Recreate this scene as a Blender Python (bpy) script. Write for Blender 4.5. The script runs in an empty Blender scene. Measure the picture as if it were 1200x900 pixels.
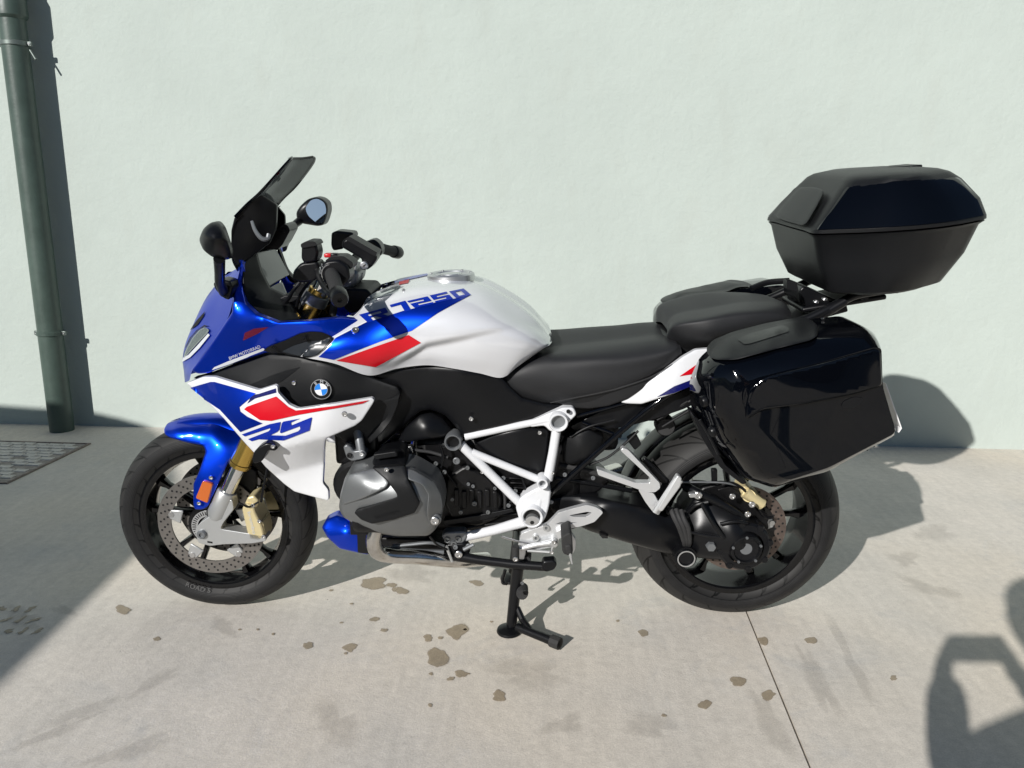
import bpy, bmesh, math, random
import numpy as np
from mathutils import Vector, Matrix
from mathutils.bvhtree import BVHTree
from mathutils.geometry import delaunay_2d_cdt
random.seed(7); np.random.seed(7)
scene = bpy.context.scene
COL = scene.collection
R_ = math.radians

# ------------------------------------------------------------------ camera
FPX, PITCH, YAW, ROLL = 935.3, 0.2154, 0.0173, 0.0023
CAMW = np.array([0.1508, -2.2635, 1.1929])
cp_, sp_, cy_, sy_ = math.cos(PITCH), math.sin(PITCH), math.cos(YAW), math.sin(YAW)
_fh = np.array([-sy_, cy_, 0.0]); _rt = np.array([cy_, sy_, 0.0]); _up = np.array([0, 0, 1.0])
VF = _fh * cp_ - _up * sp_
_U = _fh * sp_ + _up * cp_
VR = _rt * math.cos(ROLL) + _U * math.sin(ROLL)
VU = -_rt * math.sin(ROLL) + _U * math.cos(ROLL)
cd = bpy.data.cameras.new('camera'); cam = bpy.data.objects.new('camera', cd); COL.objects.link(cam)
cd.sensor_width = 36.0; cd.lens = FPX * 36.0 / 1200.0; cd.clip_start = 0.02; cd.clip_end = 2000
M = Matrix.Identity(4)
for i in range(3):
    M[i][0] = VR[i]; M[i][1] = VU[i]; M[i][2] = -VF[i]; M[i][3] = CAMW[i]
cam.matrix_world = M
scene.camera = cam

# ------------------------------------------------------------------ light
SUN_AZ, SUN_EL = R_(31.0), R_(26.2)          # direction the light travels: to the right of +y, downwards
sd = np.array([math.sin(SUN_AZ) * math.cos(SUN_EL), math.cos(SUN_AZ) * math.cos(SUN_EL), -math.sin(SUN_EL)])
sl = bpy.data.lights.new('sun', 'SUN'); so = bpy.data.objects.new('sun', sl); COL.objects.link(so)
sl.energy = 5.0; sl.angle = R_(0.55); sl.color = (1.0, 0.97, 0.93)
so.rotation_euler = Vector(sd).to_track_quat('-Z', 'Y').to_euler()
so.location = (-6, -10, 8)
w = bpy.data.worlds.new('World'); scene.world = w; w.use_nodes = True
nt = w.node_tree; bgn = nt.nodes['Background']
sky = nt.nodes.new('ShaderNodeTexSky'); sky.sky_type = 'NISHITA'; sky.sun_disc = False
sky.sun_elevation = SUN_EL; sky.sun_rotation = math.atan2(-sd[0], -sd[1])
sky.altitude = 50; sky.air_density = 1.0; sky.dust_density = 0.25; sky.ozone_density = 2.5
nt.links.new(sky.outputs[0], bgn.inputs[0]); bgn.inputs[1].default_value = 0.053
scene.view_settings.view_transform = 'Standard'; scene.view_settings.look = 'None'
scene.view_settings.exposure = 0.05; scene.view_settings.gamma = 1.0
scene.view_settings.use_curve_mapping = False
scene.cycles.max_bounces = 8; scene.cycles.transparent_max_bounces = 12

# ------------------------------------------------------------------ pixel helpers
def rayw(px, py):
    return VF + VR * (px - 600.0) / FPX - VU * (py - 450.0) / FPX
# the motorcycle leans 4 degrees towards its stand: it is built upright in its own frame and leaned as a whole
LEAN, DZ = 0.0692, 0.0022
RL = np.array([[1, 0, 0], [0, math.cos(LEAN), -math.sin(LEAN)], [0, math.sin(LEAN), math.cos(LEAN)]])
def to_bike(p): return RL.T @ (np.asarray(p, float) - np.array([0, 0, DZ]))
def to_world(p): return RL @ np.asarray(p, float) + np.array([0, 0, DZ])
CAM = to_bike(CAMW)
def ray(px, py): return RL.T @ rayw(px, py)
def P(px, py, y):                              # photo pixel -> point in the vertical plane at lateral offset y
    d = ray(px, py); return CAM + d * ((y - CAM[1]) / d[1])
def G(px, py, z=0.0):                          # photo pixel -> point on the ground
    d = rayw(px, py); return CAMW + d * ((z - CAMW[2]) / d[2])
def proj(p):
    d = to_world(p) - CAMW; z = d @ VF
    return 600 + FPX * (d @ VR) / z, 450 - FPX * (d @ VU) / z
PXM = 2.2 / FPX                                # metres per pixel near the bike's middle

# ------------------------------------------------------------------ materials
MATS = {}
def mat(name, col, rough=0.5, metal=0.0, coat=0.0, spec=0.5, bump=0.0, bscale=300, var=0.0, vscale=20, rvar=0.0, dist=0.001, **kw):
    m = bpy.data.materials.new(name); m.use_nodes = True; t = m.node_tree; b = t.nodes['Principled BSDF']
    b.inputs['Base Color'].default_value = (*col, 1); b.inputs['Roughness'].default_value = rough
    b.inputs['Metallic'].default_value = metal; b.inputs['Coat Weight'].default_value = coat
    b.inputs['Coat Roughness'].default_value = kw.get('coat_rough', 0.03); b.inputs['Specular IOR Level'].default_value = spec
    tc = t.nodes.new('ShaderNodeTexCoord')
    if var or rvar:
        n = t.nodes.new('ShaderNodeTexNoise'); n.inputs['Scale'].default_value = vscale; n.inputs['Detail'].default_value = 6
        n.inputs['Roughness'].default_value = .65
        t.links.new(tc.outputs['Object'], n.inputs['Vector'])
        if var:
            r = t.nodes.new('ShaderNodeValToRGB')
            r.color_ramp.elements[0].position = .3; r.color_ramp.elements[1].position = .7
            r.color_ramp.elements[0].color = (*[c * (1 - var) for c in col], 1)
            r.color_ramp.elements[1].color = (*[min(1, c * (1 + var)) for c in col], 1)
            t.links.new(n.outputs[0], r.inputs[0]); t.links.new(r.outputs[0], b.inputs['Base Color'])
        if rvar:
            mr = t.nodes.new('ShaderNodeMapRange'); mr.inputs[3].default_value = max(0.02, rough - rvar); mr.inputs[4].default_value = rough + rvar
            t.links.new(n.outputs[0], mr.inputs[0]); t.links.new(mr.outputs[0], b.inputs['Roughness'])
    if bump:
        n2 = t.nodes.new('ShaderNodeTexNoise'); n2.inputs['Scale'].default_value = bscale; n2.inputs['Detail'].default_value = 3
        bp = t.nodes.new('ShaderNodeBump'); bp.inputs['Strength'].default_value = bump; bp.inputs['Distance'].default_value = dist
        t.links.new(tc.outputs['Object'], n2.inputs['Vector']); t.links.new(n2.outputs[0], bp.inputs['Height'])
        t.links.new(bp.outputs[0], b.inputs['Normal'])
    MATS[name] = m; return m
mat('blue_paint', (0.0, 0.042, 0.62), rough=.36, metal=.88, spec=.3, coat=.5, rvar=.03, vscale=900)
mat('blue_decal', (0.0, 0.018, 0.30), rough=.3, coat=.3)
mat('navy_decal', (0.006, 0.008, 0.10), rough=.22, coat=.8)
mat('white_paint', (0.68, 0.69, 0.71), rough=.2, coat=1, spec=.4)
mat('silver_white', (0.66, 0.67, 0.695), rough=.22, metal=.15, coat=1)
mat('red_decal', (0.52, 0.003, 0.012), rough=.3, coat=.35, spec=.3)
mat('gloss_black', (0.0012, 0.0016, 0.0028), rough=.04, spec=.36)
mat('rim_black', (0.003, 0.003, 0.0035), rough=.12, spec=.4)
mat('satin_black', (0.0045, 0.0048, 0.0058), rough=.33, spec=.28, bump=.15, bscale=900, dist=.0004, rvar=.06, vscale=30)
mat('matte_black', (0.006, 0.0064, 0.0072), rough=.46, spec=.28, bump=.35, bscale=1400, dist=.0005, rvar=.07, vscale=14)
mat('case_black', (0.007, 0.0075, 0.0085), rough=.42, spec=.26, bump=.4, bscale=1600, dist=.0005, rvar=.04, vscale=10)
mat('engine_black', (0.004, 0.004, 0.0046), rough=.40, spec=.3, bump=.5, bscale=420, dist=.0008, var=.3, vscale=25, rvar=.12)
mat('seat_vinyl', (0.0165, 0.017, 0.0185), rough=.52, spec=.32, bump=.5, bscale=1800, dist=.0005, var=.1, vscale=9)
mat('rubber', (0.023, 0.023, 0.024), rough=.72, bump=.3, bscale=500, var=.2, vscale=18)
mat('grip_rubber', (0.018, 0.018, 0.018), rough=.75, bump=.6, bscale=900)
mat('frame_white', (0.64, 0.65, 0.67), rough=.34, coat=.3, var=.03, vscale=30, bump=.06, bscale=200)
mat('silver', (0.60, 0.61, 0.62), rough=.34, metal=.85, bump=.12, bscale=700, dist=.0005, rvar=.06)
mat('hanger_silver', (0.66, 0.67, 0.68), rough=.34, metal=.6, bump=.15, bscale=800, dist=.0005)
mat('cast_silver', (0.50, 0.51, 0.51), rough=.40, metal=.7, bump=.3, bscale=900, dist=.0005)
mat('grey_metal', (0.20, 0.21, 0.22), rough=.42, metal=.6, bump=.2, bscale=900, dist=.0004)
mat('engine_grey', (0.165, 0.172, 0.175), rough=.40, metal=.55, coat=.15, bump=.25, bscale=1100, dist=.0004, rvar=.05)
mat('chrome', (0.78, 0.78, 0.78), rough=.08, metal=1)
mat('steel_exhaust', (0.66, 0.64, 0.61), rough=.2, metal=1, var=.3, vscale=14, rvar=.08)
mat('disc_steel', (0.23, 0.215, 0.20), rough=.34, metal=.75, var=.12, vscale=60)
mat('rear_disc_steel', (0.16, 0.125, 0.108), rough=.42, metal=.7, var=.25, vscale=60)
mat('gold', (0.60, 0.40, 0.10), rough=.26, metal=.95, rvar=.05)
mat('gold_caliper', (0.66, 0.56, 0.32), rough=.42, metal=.4, bump=.1, bscale=900)
mat('bolt_steel', (0.62, 0.62, 0.62), rough=.25, metal=.95)
mat('orange_lens', (0.48, 0.10, 0.004), rough=.12, coat=1)
mat('amber', (0.80, 0.25, 0.02), rough=.15, coat=1)
mat('logo_blue', (0.0, 0.19, 0.66), rough=.2, coat=.8)
mat('logo_white', (0.80, 0.80, 0.80), rough=.2, coat=.8)
mat('dark_red', (.10, .004, .02), rough=.25, coat=.8)
mat('mark_grey', (0.52, 0.54, 0.57), rough=.35)
mat('tyre_print', (0.085, 0.085, 0.085), rough=.7)
mat('mirror_glass', (0.86, 0.88, 0.88), rough=.015, metal=1)
mat('lamp_chrome', (0.7, 0.71, 0.72), rough=.12, metal=1)
mat('screen_grey', (0.11, 0.115, 0.11), rough=.3, coat=.5)
mat('intake_smoke', (.022, .026, .032), rough=.28, spec=.35)
mat('plate_white', (0.78, 0.78, 0.78), rough=.4)
mat('red_plastic', (0.5, 0.01, 0.015), rough=.3)
mat('hole_black', (0.004, 0.004, 0.004), rough=.8)
def glassy(name, tint, mixf, rough=.02):
    m = bpy.data.materials.new(name); m.use_nodes = True; t = m.node_tree
    b = t.nodes['Principled BSDF']; out = t.nodes['Material Output']
    b.inputs['Base Color'].default_value = (.004, .004, .0045, 1); b.inputs['Roughness'].default_value = rough
    b.inputs['Specular IOR Level'].default_value = .5
    tr = t.nodes.new('ShaderNodeBsdfTransparent'); tr.inputs[0].default_value = (*tint, 1)
    mx = t.nodes.new('ShaderNodeMixShader'); mx.inputs[0].default_value = mixf
    t.links.new(tr.outputs[0], mx.inputs[1]); t.links.new(b.outputs[0], mx.inputs[2]); t.links.new(mx.outputs[0], out.inputs[0])
    MATS[name] = m; return m
glassy('smoke_glass', (.34, .35, .36), .42)
glassy('lens_glass', (.75, .78, .8), .22)

def tyre_material(name, N, half, skew, groove=.085):
    m = mat(name, (0.012, 0.012, 0.0125), rough=.6, spec=.28, var=.25, vscale=24)
    t = m.node_tree; b = t.nodes['Principled BSDF']
    def mth(op, a, bb=None):
        n = t.nodes.new('ShaderNodeMath'); n.operation = op
        for i, v in enumerate((a, bb)):
            if v is None: continue
            if isinstance(v, (int, float)): n.inputs[i].default_value = v
            else: t.links.new(v, n.inputs[i])
        return n.outputs[0]
    tc = t.nodes.new('ShaderNodeTexCoord'); sp = t.nodes.new('ShaderNodeSeparateXYZ'); t.links.new(tc.outputs['Object'], sp.inputs[0])
    x, y, z = sp.outputs
    ang = mth('DIVIDE', mth('ARCTAN2', z, x), 2 * math.pi)
    v = mth('DIVIDE', mth('ABSOLUTE', y), half)
    sgn = mth('SIGN', y)
    ph = mth('ADD', mth('MULTIPLY', ang, N), mth('MULTIPLY', mth('POWER', v, 1.5), skew))
    ph = mth('ADD', ph, mth('MULTIPLY', sgn, .25))
    g = mth('LESS_THAN', mth('ABSOLUTE', mth('SUBTRACT', mth('FRACT', ph), .5)), groove)
    g = mth('MULTIPLY', g, mth('MULTIPLY', mth('GREATER_THAN', v, .16), mth('LESS_THAN', v, .86)))
    ph2 = mth('ADD', mth('MULTIPLY', ang, N), mth('MULTIPLY', v, skew * .55))
    g2 = mth('LESS_THAN', mth('ABSOLUTE', mth('SUBTRACT', mth('FRACT', ph2), .12)), .03)
    g2 = mth('MULTIPLY', g2, mth('MULTIPLY', mth('GREATER_THAN', v, .45), mth('LESS_THAN', v, .95)))
    r = mth('SQRT', mth('ADD', mth('MULTIPLY', x, x), mth('MULTIPLY', z, z)))
    ribs = mth('MULTIPLY', mth('SINE', mth('MULTIPLY', r, 1500)), mth('MULTIPLY', mth('GREATER_THAN', v, .93), .06))
    gg = mth('MAXIMUM', g, g2)
    h = mth('ADD', mth('SUBTRACT', 1, gg), ribs)
    bp = t.nodes.new('ShaderNodeBump'); bp.inputs['Strength'].default_value = .9; bp.inputs['Distance'].default_value = .004
    t.links.new(h, bp.inputs['Height']); t.links.new(bp.outputs[0], b.inputs['Normal'])
    old = b.inputs['Base Color'].links[0].from_socket
    mx = t.nodes.new('ShaderNodeMix'); mx.data_type = 'RGBA'; mx.inputs[7].default_value = (.003, .003, .003, 1)
    dm = t.nodes.new('ShaderNodeMix'); dm.data_type = 'RGBA'; dm.inputs[7].default_value = (.023, .0225, .022, 1)
    t.links.new(mth('MULTIPLY', mth('LESS_THAN', v, .93), .8), dm.inputs[0]); t.links.new(old, dm.inputs[6]); old = dm.outputs[2]
    t.links.new(gg, mx.inputs[0]); t.links.new(old, mx.inputs[6]); t.links.new(mx.outputs[2], b.inputs['Base Color'])
    return m
tyre_material('front_tyre_rubber', 28, .060, 1.9)
tyre_material('rear_tyre_rubber', 20, .092, 1.9, .06)

# ------------------------------------------------------------------ mesh helpers
def link(name, verts, faces, m, parent=None, smooth=True, sharp=32, origin=None, bevel=0, bseg=2, mats=None, fmat=None):
    me = bpy.data.meshes.new(name)
    V = np.asarray(verts, float).reshape(-1, 3)
    if origin is not None: V = V - np.asarray(origin)
    me.from_pydata([tuple(v) for v in V], [], [tuple(f) for f in faces])
    me.validate()
    bm = bmesh.new(); bm.from_mesh(me)
    bmesh.ops.remove_doubles(bm, verts=bm.verts, dist=1e-5)
    bmesh.ops.recalc_face_normals(bm, faces=bm.faces)
    bm.to_mesh(me); bm.free()
    if isinstance(m, str): m = MATS[m]
    me.materials.append(m)
    o = bpy.data.objects.new(name, me); COL.objects.link(o)
    if origin is not None: o.location = tuple(origin)
    if smooth:
        me.polygons.foreach_set('use_smooth', [True] * len(me.polygons))
        me.set_sharp_from_angle(angle=R_(sharp))
    if bevel:
        b = o.modifiers.new('bevel', 'BEVEL'); b.width = bevel; b.segments = bseg; b.limit_method = 'ANGLE'; b.angle_limit = R_(40)
        b.harden_normals = False
    if parent is not None:
        o.parent = parent
        po = np.zeros(3); q_ = parent
        while q_ is not None:
            if q_.name != 'motorcycle': po = po + np.array(q_.location)
            q_ = q_.parent
        base = np.asarray(origin) if origin is not None else np.zeros(3)
        o.location = tuple(base - po)
    return o

def tag(o, label, cat, group=None):
    o['label'] = label; o['category'] = cat
    if group: o['group'] = group
def empty(name, loc=(0, 0, 0)):
    o = bpy.data.objects.new(name, None); COL.objects.link(o); o.location = loc; o.empty_display_size = .1; return o

class MB:
    def __init__(s): s.v = []; s.f = []
    def add(s, v, f):
        n = len(s.v); s.v += [tuple(map(float, q)) for q in v]; s.f += [tuple(i + n for i in q) for q in f]; return s
    def box(s, c, size, ax=None):
        c = np.asarray(c, float); A = np.eye(3) if ax is None else np.asarray(ax, float)
        h = np.asarray(size, float) / 2
        v = [c + A.T @ (h * np.array(k)) for k in [(-1,-1,-1),(1,-1,-1),(1,1,-1),(-1,1,-1),(-1,-1,1),(1,-1,1),(1,1,1),(-1,1,1)]]
        return s.add(v, [(0,3,2,1),(4,5,6,7),(0,1,5,4),(1,2,6,5),(2,3,7,6),(3,0,4,7)])
    def rev(s, prof, o, axis=(0, 1, 0), seg=32, close=False, cap=True):
        a = np.asarray(axis, float); a /= np.linalg.norm(a); u = np.cross(a, [0, 0, 1.0])
        if np.linalg.norm(u) < 1e-3: u = np.cross(a, [1.0, 0, 0])
        u /= np.linalg.norm(u); w_ = np.cross(a, u); o = np.asarray(o, float)
        n = len(prof); v = []
        for k in range(seg):
            t = 2 * math.pi * k / seg; e = u * math.cos(t) + w_ * math.sin(t)
            for r, h in prof: v.append(o + e * r + a * h)
        f = []; m_ = n if close else n - 1
        for k in range(seg):
            k2 = (k + 1) % seg
            for i in range(m_):
                j = (i + 1) % n
                f.append((k * n + i, k * n + j, k2 * n + j, k2 * n + i))
        if not close and cap:
            if prof[0][0] > 1e-4: f.append([k * n for k in range(seg)][::-1])
            if prof[-1][0] > 1e-4: f.append([k * n + n - 1 for k in range(seg)])
        return s.add(v, f)
    def tube(s, pts, r, seg=10, cap=True):
        pts = [np.asarray(p, float) for p in pts]; n = len(pts)
        rs = list(r) if isinstance(r, (list, tuple, np.ndarray)) else [r] * n
        v = []; f = []; pu = None
        for i, p in enumerate(pts):
            t = pts[min(i + 1, n - 1)] - pts[max(i - 1, 0)]; t = t / (np.linalg.norm(t) + 1e-12)
            if pu is None:
                pu = np.cross(t, [0, 1.0, 0]);
                if np.linalg.norm(pu) < .1: pu = np.cross(t, [1.0, 0, 0])
            pu = pu - t * (pu @ t); pu /= np.linalg.norm(pu); w_ = np.cross(t, pu)
            for k in range(seg):
                a = 2 * math.pi * k / seg; v.append(p + (pu * math.cos(a) + w_ * math.sin(a)) * rs[i])
        for i in range(n - 1):
            for k in range(seg):
                k2 = (k + 1) % seg; f.append((i * seg + k, i * seg + k2, (i + 1) * seg + k2, (i + 1) * seg + k))
        if cap: f.append(list(range(seg))[::-1]); f.append([(n - 1) * seg + k for k in range(seg)])
        return s.add(v, f)
    def build(s, name, m, parent=None, **k): return link(name, s.v, s.f, m, parent, **k)

def W3(pts): return [P(*p) if len(p) == 3 else np.array(p[:3]) for p in pts]
def spline(pts, k=6):
    pts = np.asarray(pts, float); n = len(pts); out = []
    for i in range(n - 1):
        p0 = pts[i - 1] if i > 0 else 2 * pts[0] - pts[1]; p1 = pts[i]; p2 = pts[i + 1]
        p3 = pts[i + 2] if i + 2 < n else 2 * pts[-1] - pts[-2]
        for j in range(k):
            t = j / k
            out.append(.5 * (2 * p1 + (p2 - p0) * t + (2 * p0 - 5 * p1 + 4 * p2 - p3) * t * t + (3 * p1 - p0 - 3 * p2 + p3) * t ** 3))
    out.append(pts[-1]); return np.array(out)
def tube(name, pts, r, m, parent, seg=10, sm=True, k=6, world=False):
    w_ = np.array(pts, float) if world else np.array(W3(pts))
    if sm and len(w_) > 2:
        if isinstance(r, (list, tuple)): r = list(spline(np.array(r)[:, None], k)[:, 0])
        w_ = spline(w_, k)
    return MB().tube(list(w_), r, seg).build(name, m, parent)
def rounded(poly, rc):                         # round the corners of a polygon (pixels)
    poly = [np.array(p, float) for p in poly]; n = len(poly); out = []
    for i in range(n):
        a, b, c = poly[i - 1], poly[i], poly[(i + 1) % n]
        la, lc = np.linalg.norm(a - b), np.linalg.norm(c - b); r = min(rc, la * .4, lc * .4)
        p, q = b + (a - b) * r / la, b + (c - b) * r / lc
        for t in (0, .33, .67, 1): out.append((1 - t) ** 2 * p + 2 * t * (1 - t) * b + t * t * q)
    return out
def densify(poly, step):
    out = []; n = len(poly)
    for i in range(n):
        a, b = np.array(poly[i], float), np.array(poly[(i + 1) % n], float); L = np.linalg.norm(b - a)
        k = max(1, int(round(L / step)))
        for j in range(k): out.append(a + (b - a) * j / k)
    return np.array(out)
def inside(pts, poly):
    x, y = pts[:, 0], pts[:, 1]; c = np.zeros(len(pts), bool); n = len(poly); j = n - 1
    for i in range(n):
        xi, yi = poly[i]; xj, yj = poly[j]
        cond = ((yi > y) != (yj > y)) & (x < (xj - xi) * (y - yi) / (yj - yi + 1e-12) + xi); c ^= cond; j = i
    return c
def edist(pts, poly):
    d = np.full(len(pts), 1e9); n = len(poly)
    for i in range(n):
        a, b = np.array(poly[i]), np.array(poly[(i + 1) % n]); ab = b - a
        t = np.clip(((pts - a) @ ab) / (ab @ ab + 1e-12), 0, 1); d = np.minimum(d, np.linalg.norm(pts - a - t[:, None] * ab, axis=1))
    return d
def tps(ctrl):
    c = np.array(ctrl, float); X = c[:, :2] / 100.0; n = len(X)
    def U(r2): return np.where(r2 > 0, .5 * r2 * np.log(r2 + 1e-20), 0)
    K = U(((X[:, None] - X[None]) ** 2).sum(-1)) + np.eye(n) * 4e-4
    Pm = np.c_[np.ones(n), X]; A = np.block([[K, Pm], [Pm.T, np.zeros((3, 3))]])
    s = np.linalg.solve(A, np.r_[c[:, 2], 0, 0, 0])
    def f(p):
        p = np.asarray(p) / 100.0
        return U(((p[:, None] - X[None]) ** 2).sum(-1)) @ s[:n] + s[n] + p @ s[n + 1:]
    return f
def fill(poly, step, er_px=0, creases=()):
    """triangulate a pixel polygon; returns points, triangles, number of rim points"""
    rim = densify(poly, step * .7); nr = len(rim)
    pts = [rim]
    if er_px > 0:
        nx = np.roll(rim, -1, 0) - np.roll(rim, 1, 0); nx /= np.linalg.norm(nx, axis=1)[:, None] + 1e-9
        nor = np.c_[-nx[:, 1], nx[:, 0]]
        if not inside((rim + nor * .05)[:1], poly)[0] and inside((rim - nor * .05)[:1], poly)[0]: nor = -nor
        for k in (.12, .4, .95):
            q = rim + nor * er_px * k; ok = inside(q, poly) & (edist(q, poly) > er_px * k * .93); pts.append(q[ok])
    x0, y0 = np.min(poly, 0); x1, y1 = np.max(poly, 0)
    gx, gy = np.meshgrid(np.arange(x0, x1, step), np.arange(y0, y1, step)); gx[1::2] += step / 2
    g = np.c_[gx.ravel(), gy.ravel()]; g = g[inside(g, poly)]
    if len(g): g = g[edist(g, poly) > max(er_px * 1.15, step * .45)]
    edges = [(i, (i + 1) % nr) for i in range(nr)]
    nb = sum(map(len, pts))
    for cr in creases:
        c = []
        for a, b in zip(cr[:-1], cr[1:]):
            a, b = np.array(a, float), np.array(b, float); k = max(1, int(np.linalg.norm(b - a) / step))
            c += [a + (b - a) * j / k for j in range(k)]
        c.append(np.array(cr[-1], float)); c = np.array(c)
        if len(g):
            d = np.min(np.linalg.norm(g[:, None] - c[None], axis=2), 1); g = g[d > step * .5]
        edges += [(nb + i, nb + i + 1) for i in range(len(c) - 1)]; pts.append(c); nb += len(c)
    pts.append(g); allp = np.concatenate([p for p in pts if len(p)])
    vs, es, fs, *_ = delaunay_2d_cdt([Vector(p) for p in allp], edges, [list(range(nr))], 1, 1e-4)
    return np.array([tuple(v) for v in vs]), [tuple(f) for f in fs], nr
def panel(name, outline, ctrl, m, parent, thick=.006, er=.005, step=4, rc=2.5, creases=(), sharp=28, lin=None, mirror=False):
    """body panel: pixel outline, lateral depth interpolated from control points, rounded edge, turned-in rim"""
    poly = np.array(rounded(outline, rc)) if rc else np.array(outline, float)
    er_px = er / PXM
    pts, fs, nr = fill(poly, step, er_px, creases)
    yy = tps(ctrl)(pts)
    if lin: yy = yy + lin(pts)
    d = edist(pts, poly); q = np.clip(1 - d / max(er_px, 1e-6), 0, 1)
    yy = yy + er * (1 - np.sqrt(np.clip(1 - q * q, 0, 1)))
    v = [P(a, b, c) for (a, b), c in zip(pts, yy)]
    # rim: boundary edges
    cnt = {}
    for f in fs:
        for i in range(len(f)):
            e = (f[i], f[(i + 1) % len(f)]); k = (min(e), max(e)); cnt.setdefault(k, []).append(e)
    n = len(v); mp = {}; fs = list(fs)
    for k, e in cnt.items():
        if len(e) == 1:
            a, b = e[0]
            for i in (a, b):
                if i not in mp: mp[i] = len(v); v.append(np.array(v[i]) + np.array([0, thick, 0]))
            fs.append((b, a, mp[a], mp[b]))
    o = link(name, v, fs, m, parent, sharp=sharp)
    if mirror: mirrored(o, parent)
    return o
def mirrored(o, parent, name=None):
    me = o.data.copy(); bm = bmesh.new(); bm.from_mesh(me)
    for v in bm.verts: v.co.y = -v.co.y
    bmesh.ops.reverse_faces(bm, faces=bm.faces); bm.to_mesh(me); bm.free()
    c = bpy.data.objects.new(name or o.name.split('.')[0], me); COL.objects.link(c); c.parent = parent
    l = o.location.copy(); l.y = -l.y if parent.parent is None else l.y; c.location = l
    for md in o.modifiers:
        b = c.modifiers.new(md.name, md.type)
        if md.type == 'BEVEL': b.width = md.width; b.segments = md.segments; b.limit_method = md.limit_method; b.angle_limit = md.angle_limit
    return c
def prism(name, outline, y0, y1, m, parent, rc=2, bevel=.002, holes=(), k=None):
    """plate traced at lateral plane y0 and carried straight through to y1"""
    poly = rounded(outline, rc) if rc else outline
    a = [P(p[0], p[1], y0) for p in poly]; n = len(a)
    b = [q + np.array([0, y1 - y0, 0]) for q in a]
    hv = []
    if holes:
        pts = [Vector(p) for p in poly]; edges = [(i, (i + 1) % n) for i in range(n)]; base = n
        rings = []
        for h in holes:
            h = rounded(h, rc) if rc else h
            edges += [(base + i, base + (i + 1) % len(h)) for i in range(len(h))]
            rings.append(list(range(base, base + len(h)))); pts += [Vector(p) for p in h]; base += len(h)
        vs, es, fs, *_ = delaunay_2d_cdt(pts, edges, [list(range(n))] + [r for r in rings], 4, 1e-4)
        V2 = np.array([tuple(v) for v in vs]); keep = []
        hp = [np.array([pts[i] for i in r]) for r in rings]
        for f in fs:
            c = V2[list(f)].mean(0)[None]
            if not any(inside(c, h)[0] for h in hp): keep.append(tuple(f))
        A = [P(p[0], p[1], y0) for p in V2]; B = [q + np.array([0, y1 - y0, 0]) for q in A]; N = len(A)
        F = list(keep) + [tuple(i + N for i in f[::-1]) for f in keep]
        cnt = {}
        for f in keep:
            for i in range(len(f)):
                e = (f[i], f[(i + 1) % len(f)]); cnt.setdefault((min(e), max(e)), []).append(e)
        F += [(e[0][1], e[0][0], e[0][0] + N, e[0][1] + N) for e in cnt.values() if len(e) == 1]
        return link(name, A + B, F, m, parent, bevel=bevel, sharp=40)
    F = [tuple(range(n)), tuple(range(2 * n - 1, n - 1, -1))] + [(i, i + n, (i + 1) % n + n, (i + 1) % n) for i in range(n)]
    return link(name, a + b, F, m, parent, bevel=bevel, sharp=40)
def catmull_grid(Gd, k):
    Gd = np.asarray(Gd, float)
    a = np.stack([spline(Gd[:, j], k) for j in range(Gd.shape[1])], 1)
    return np.stack([spline(a[i], k) for i in range(a.shape[0])], 0)
def gridsurf(name, rows, m, parent, k=5, mirror=False, world=False, closed=False, sharp=40, caps=False, mod=None):
    if mod is None:
        Gd = catmull_grid(np.array([[np.array(p) if world else P(*p) for p in r] for r in rows]), k)
    else:                                      # shape the lateral depth in pixel space first
        Gp = catmull_grid(np.array(rows, float), k); Gp = mod(Gp); Gd = np.array([[P(*p) for p in r] for r in Gp])
    a, b = Gd.shape[:2]
    v = list(Gd.reshape(-1, 3)); f = [(i * b + j, i * b + j + 1, (i + 1) * b + j + 1, (i + 1) * b + j) for i in range(a - 1) for j in range(b - 1)]
    if caps: f += [tuple(range(b)), tuple((a - 1) * b + j for j in range(b))]
    if mirror:
        n = len(v); v += [q * np.array([1, -1, 1]) for q in v]; f += [tuple(i + n for i in g[::-1]) for g in f]
    return link(name, v, f, m, parent, sharp=sharp)
def bvh_of(objs):
    vs, fs = [], []
    for o in objs:
        n = len(vs); off = Vector((0, 0, 0)); q = o
        while q is not None:
            if q.name != 'motorcycle': off += q.location
            q = q.parent
        vs += [v.co + off for v in o.data.vertices]; fs += [[i + n for i in p.vertices] for p in o.data.polygons]
    return BVHTree.FromPolygons(vs, fs)
def on_surface(px, py, bvh, off=0.0, fb=None):
    d = Vector(ray(px, py)).normalized(); loc, nor, idx, dist = bvh.ray_cast(Vector(CAM), d, 10)
    if loc is None: return fb
    if nor.dot(d) > 0: nor = -nor
    return np.array(loc + nor * off), np.array(nor)
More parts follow.
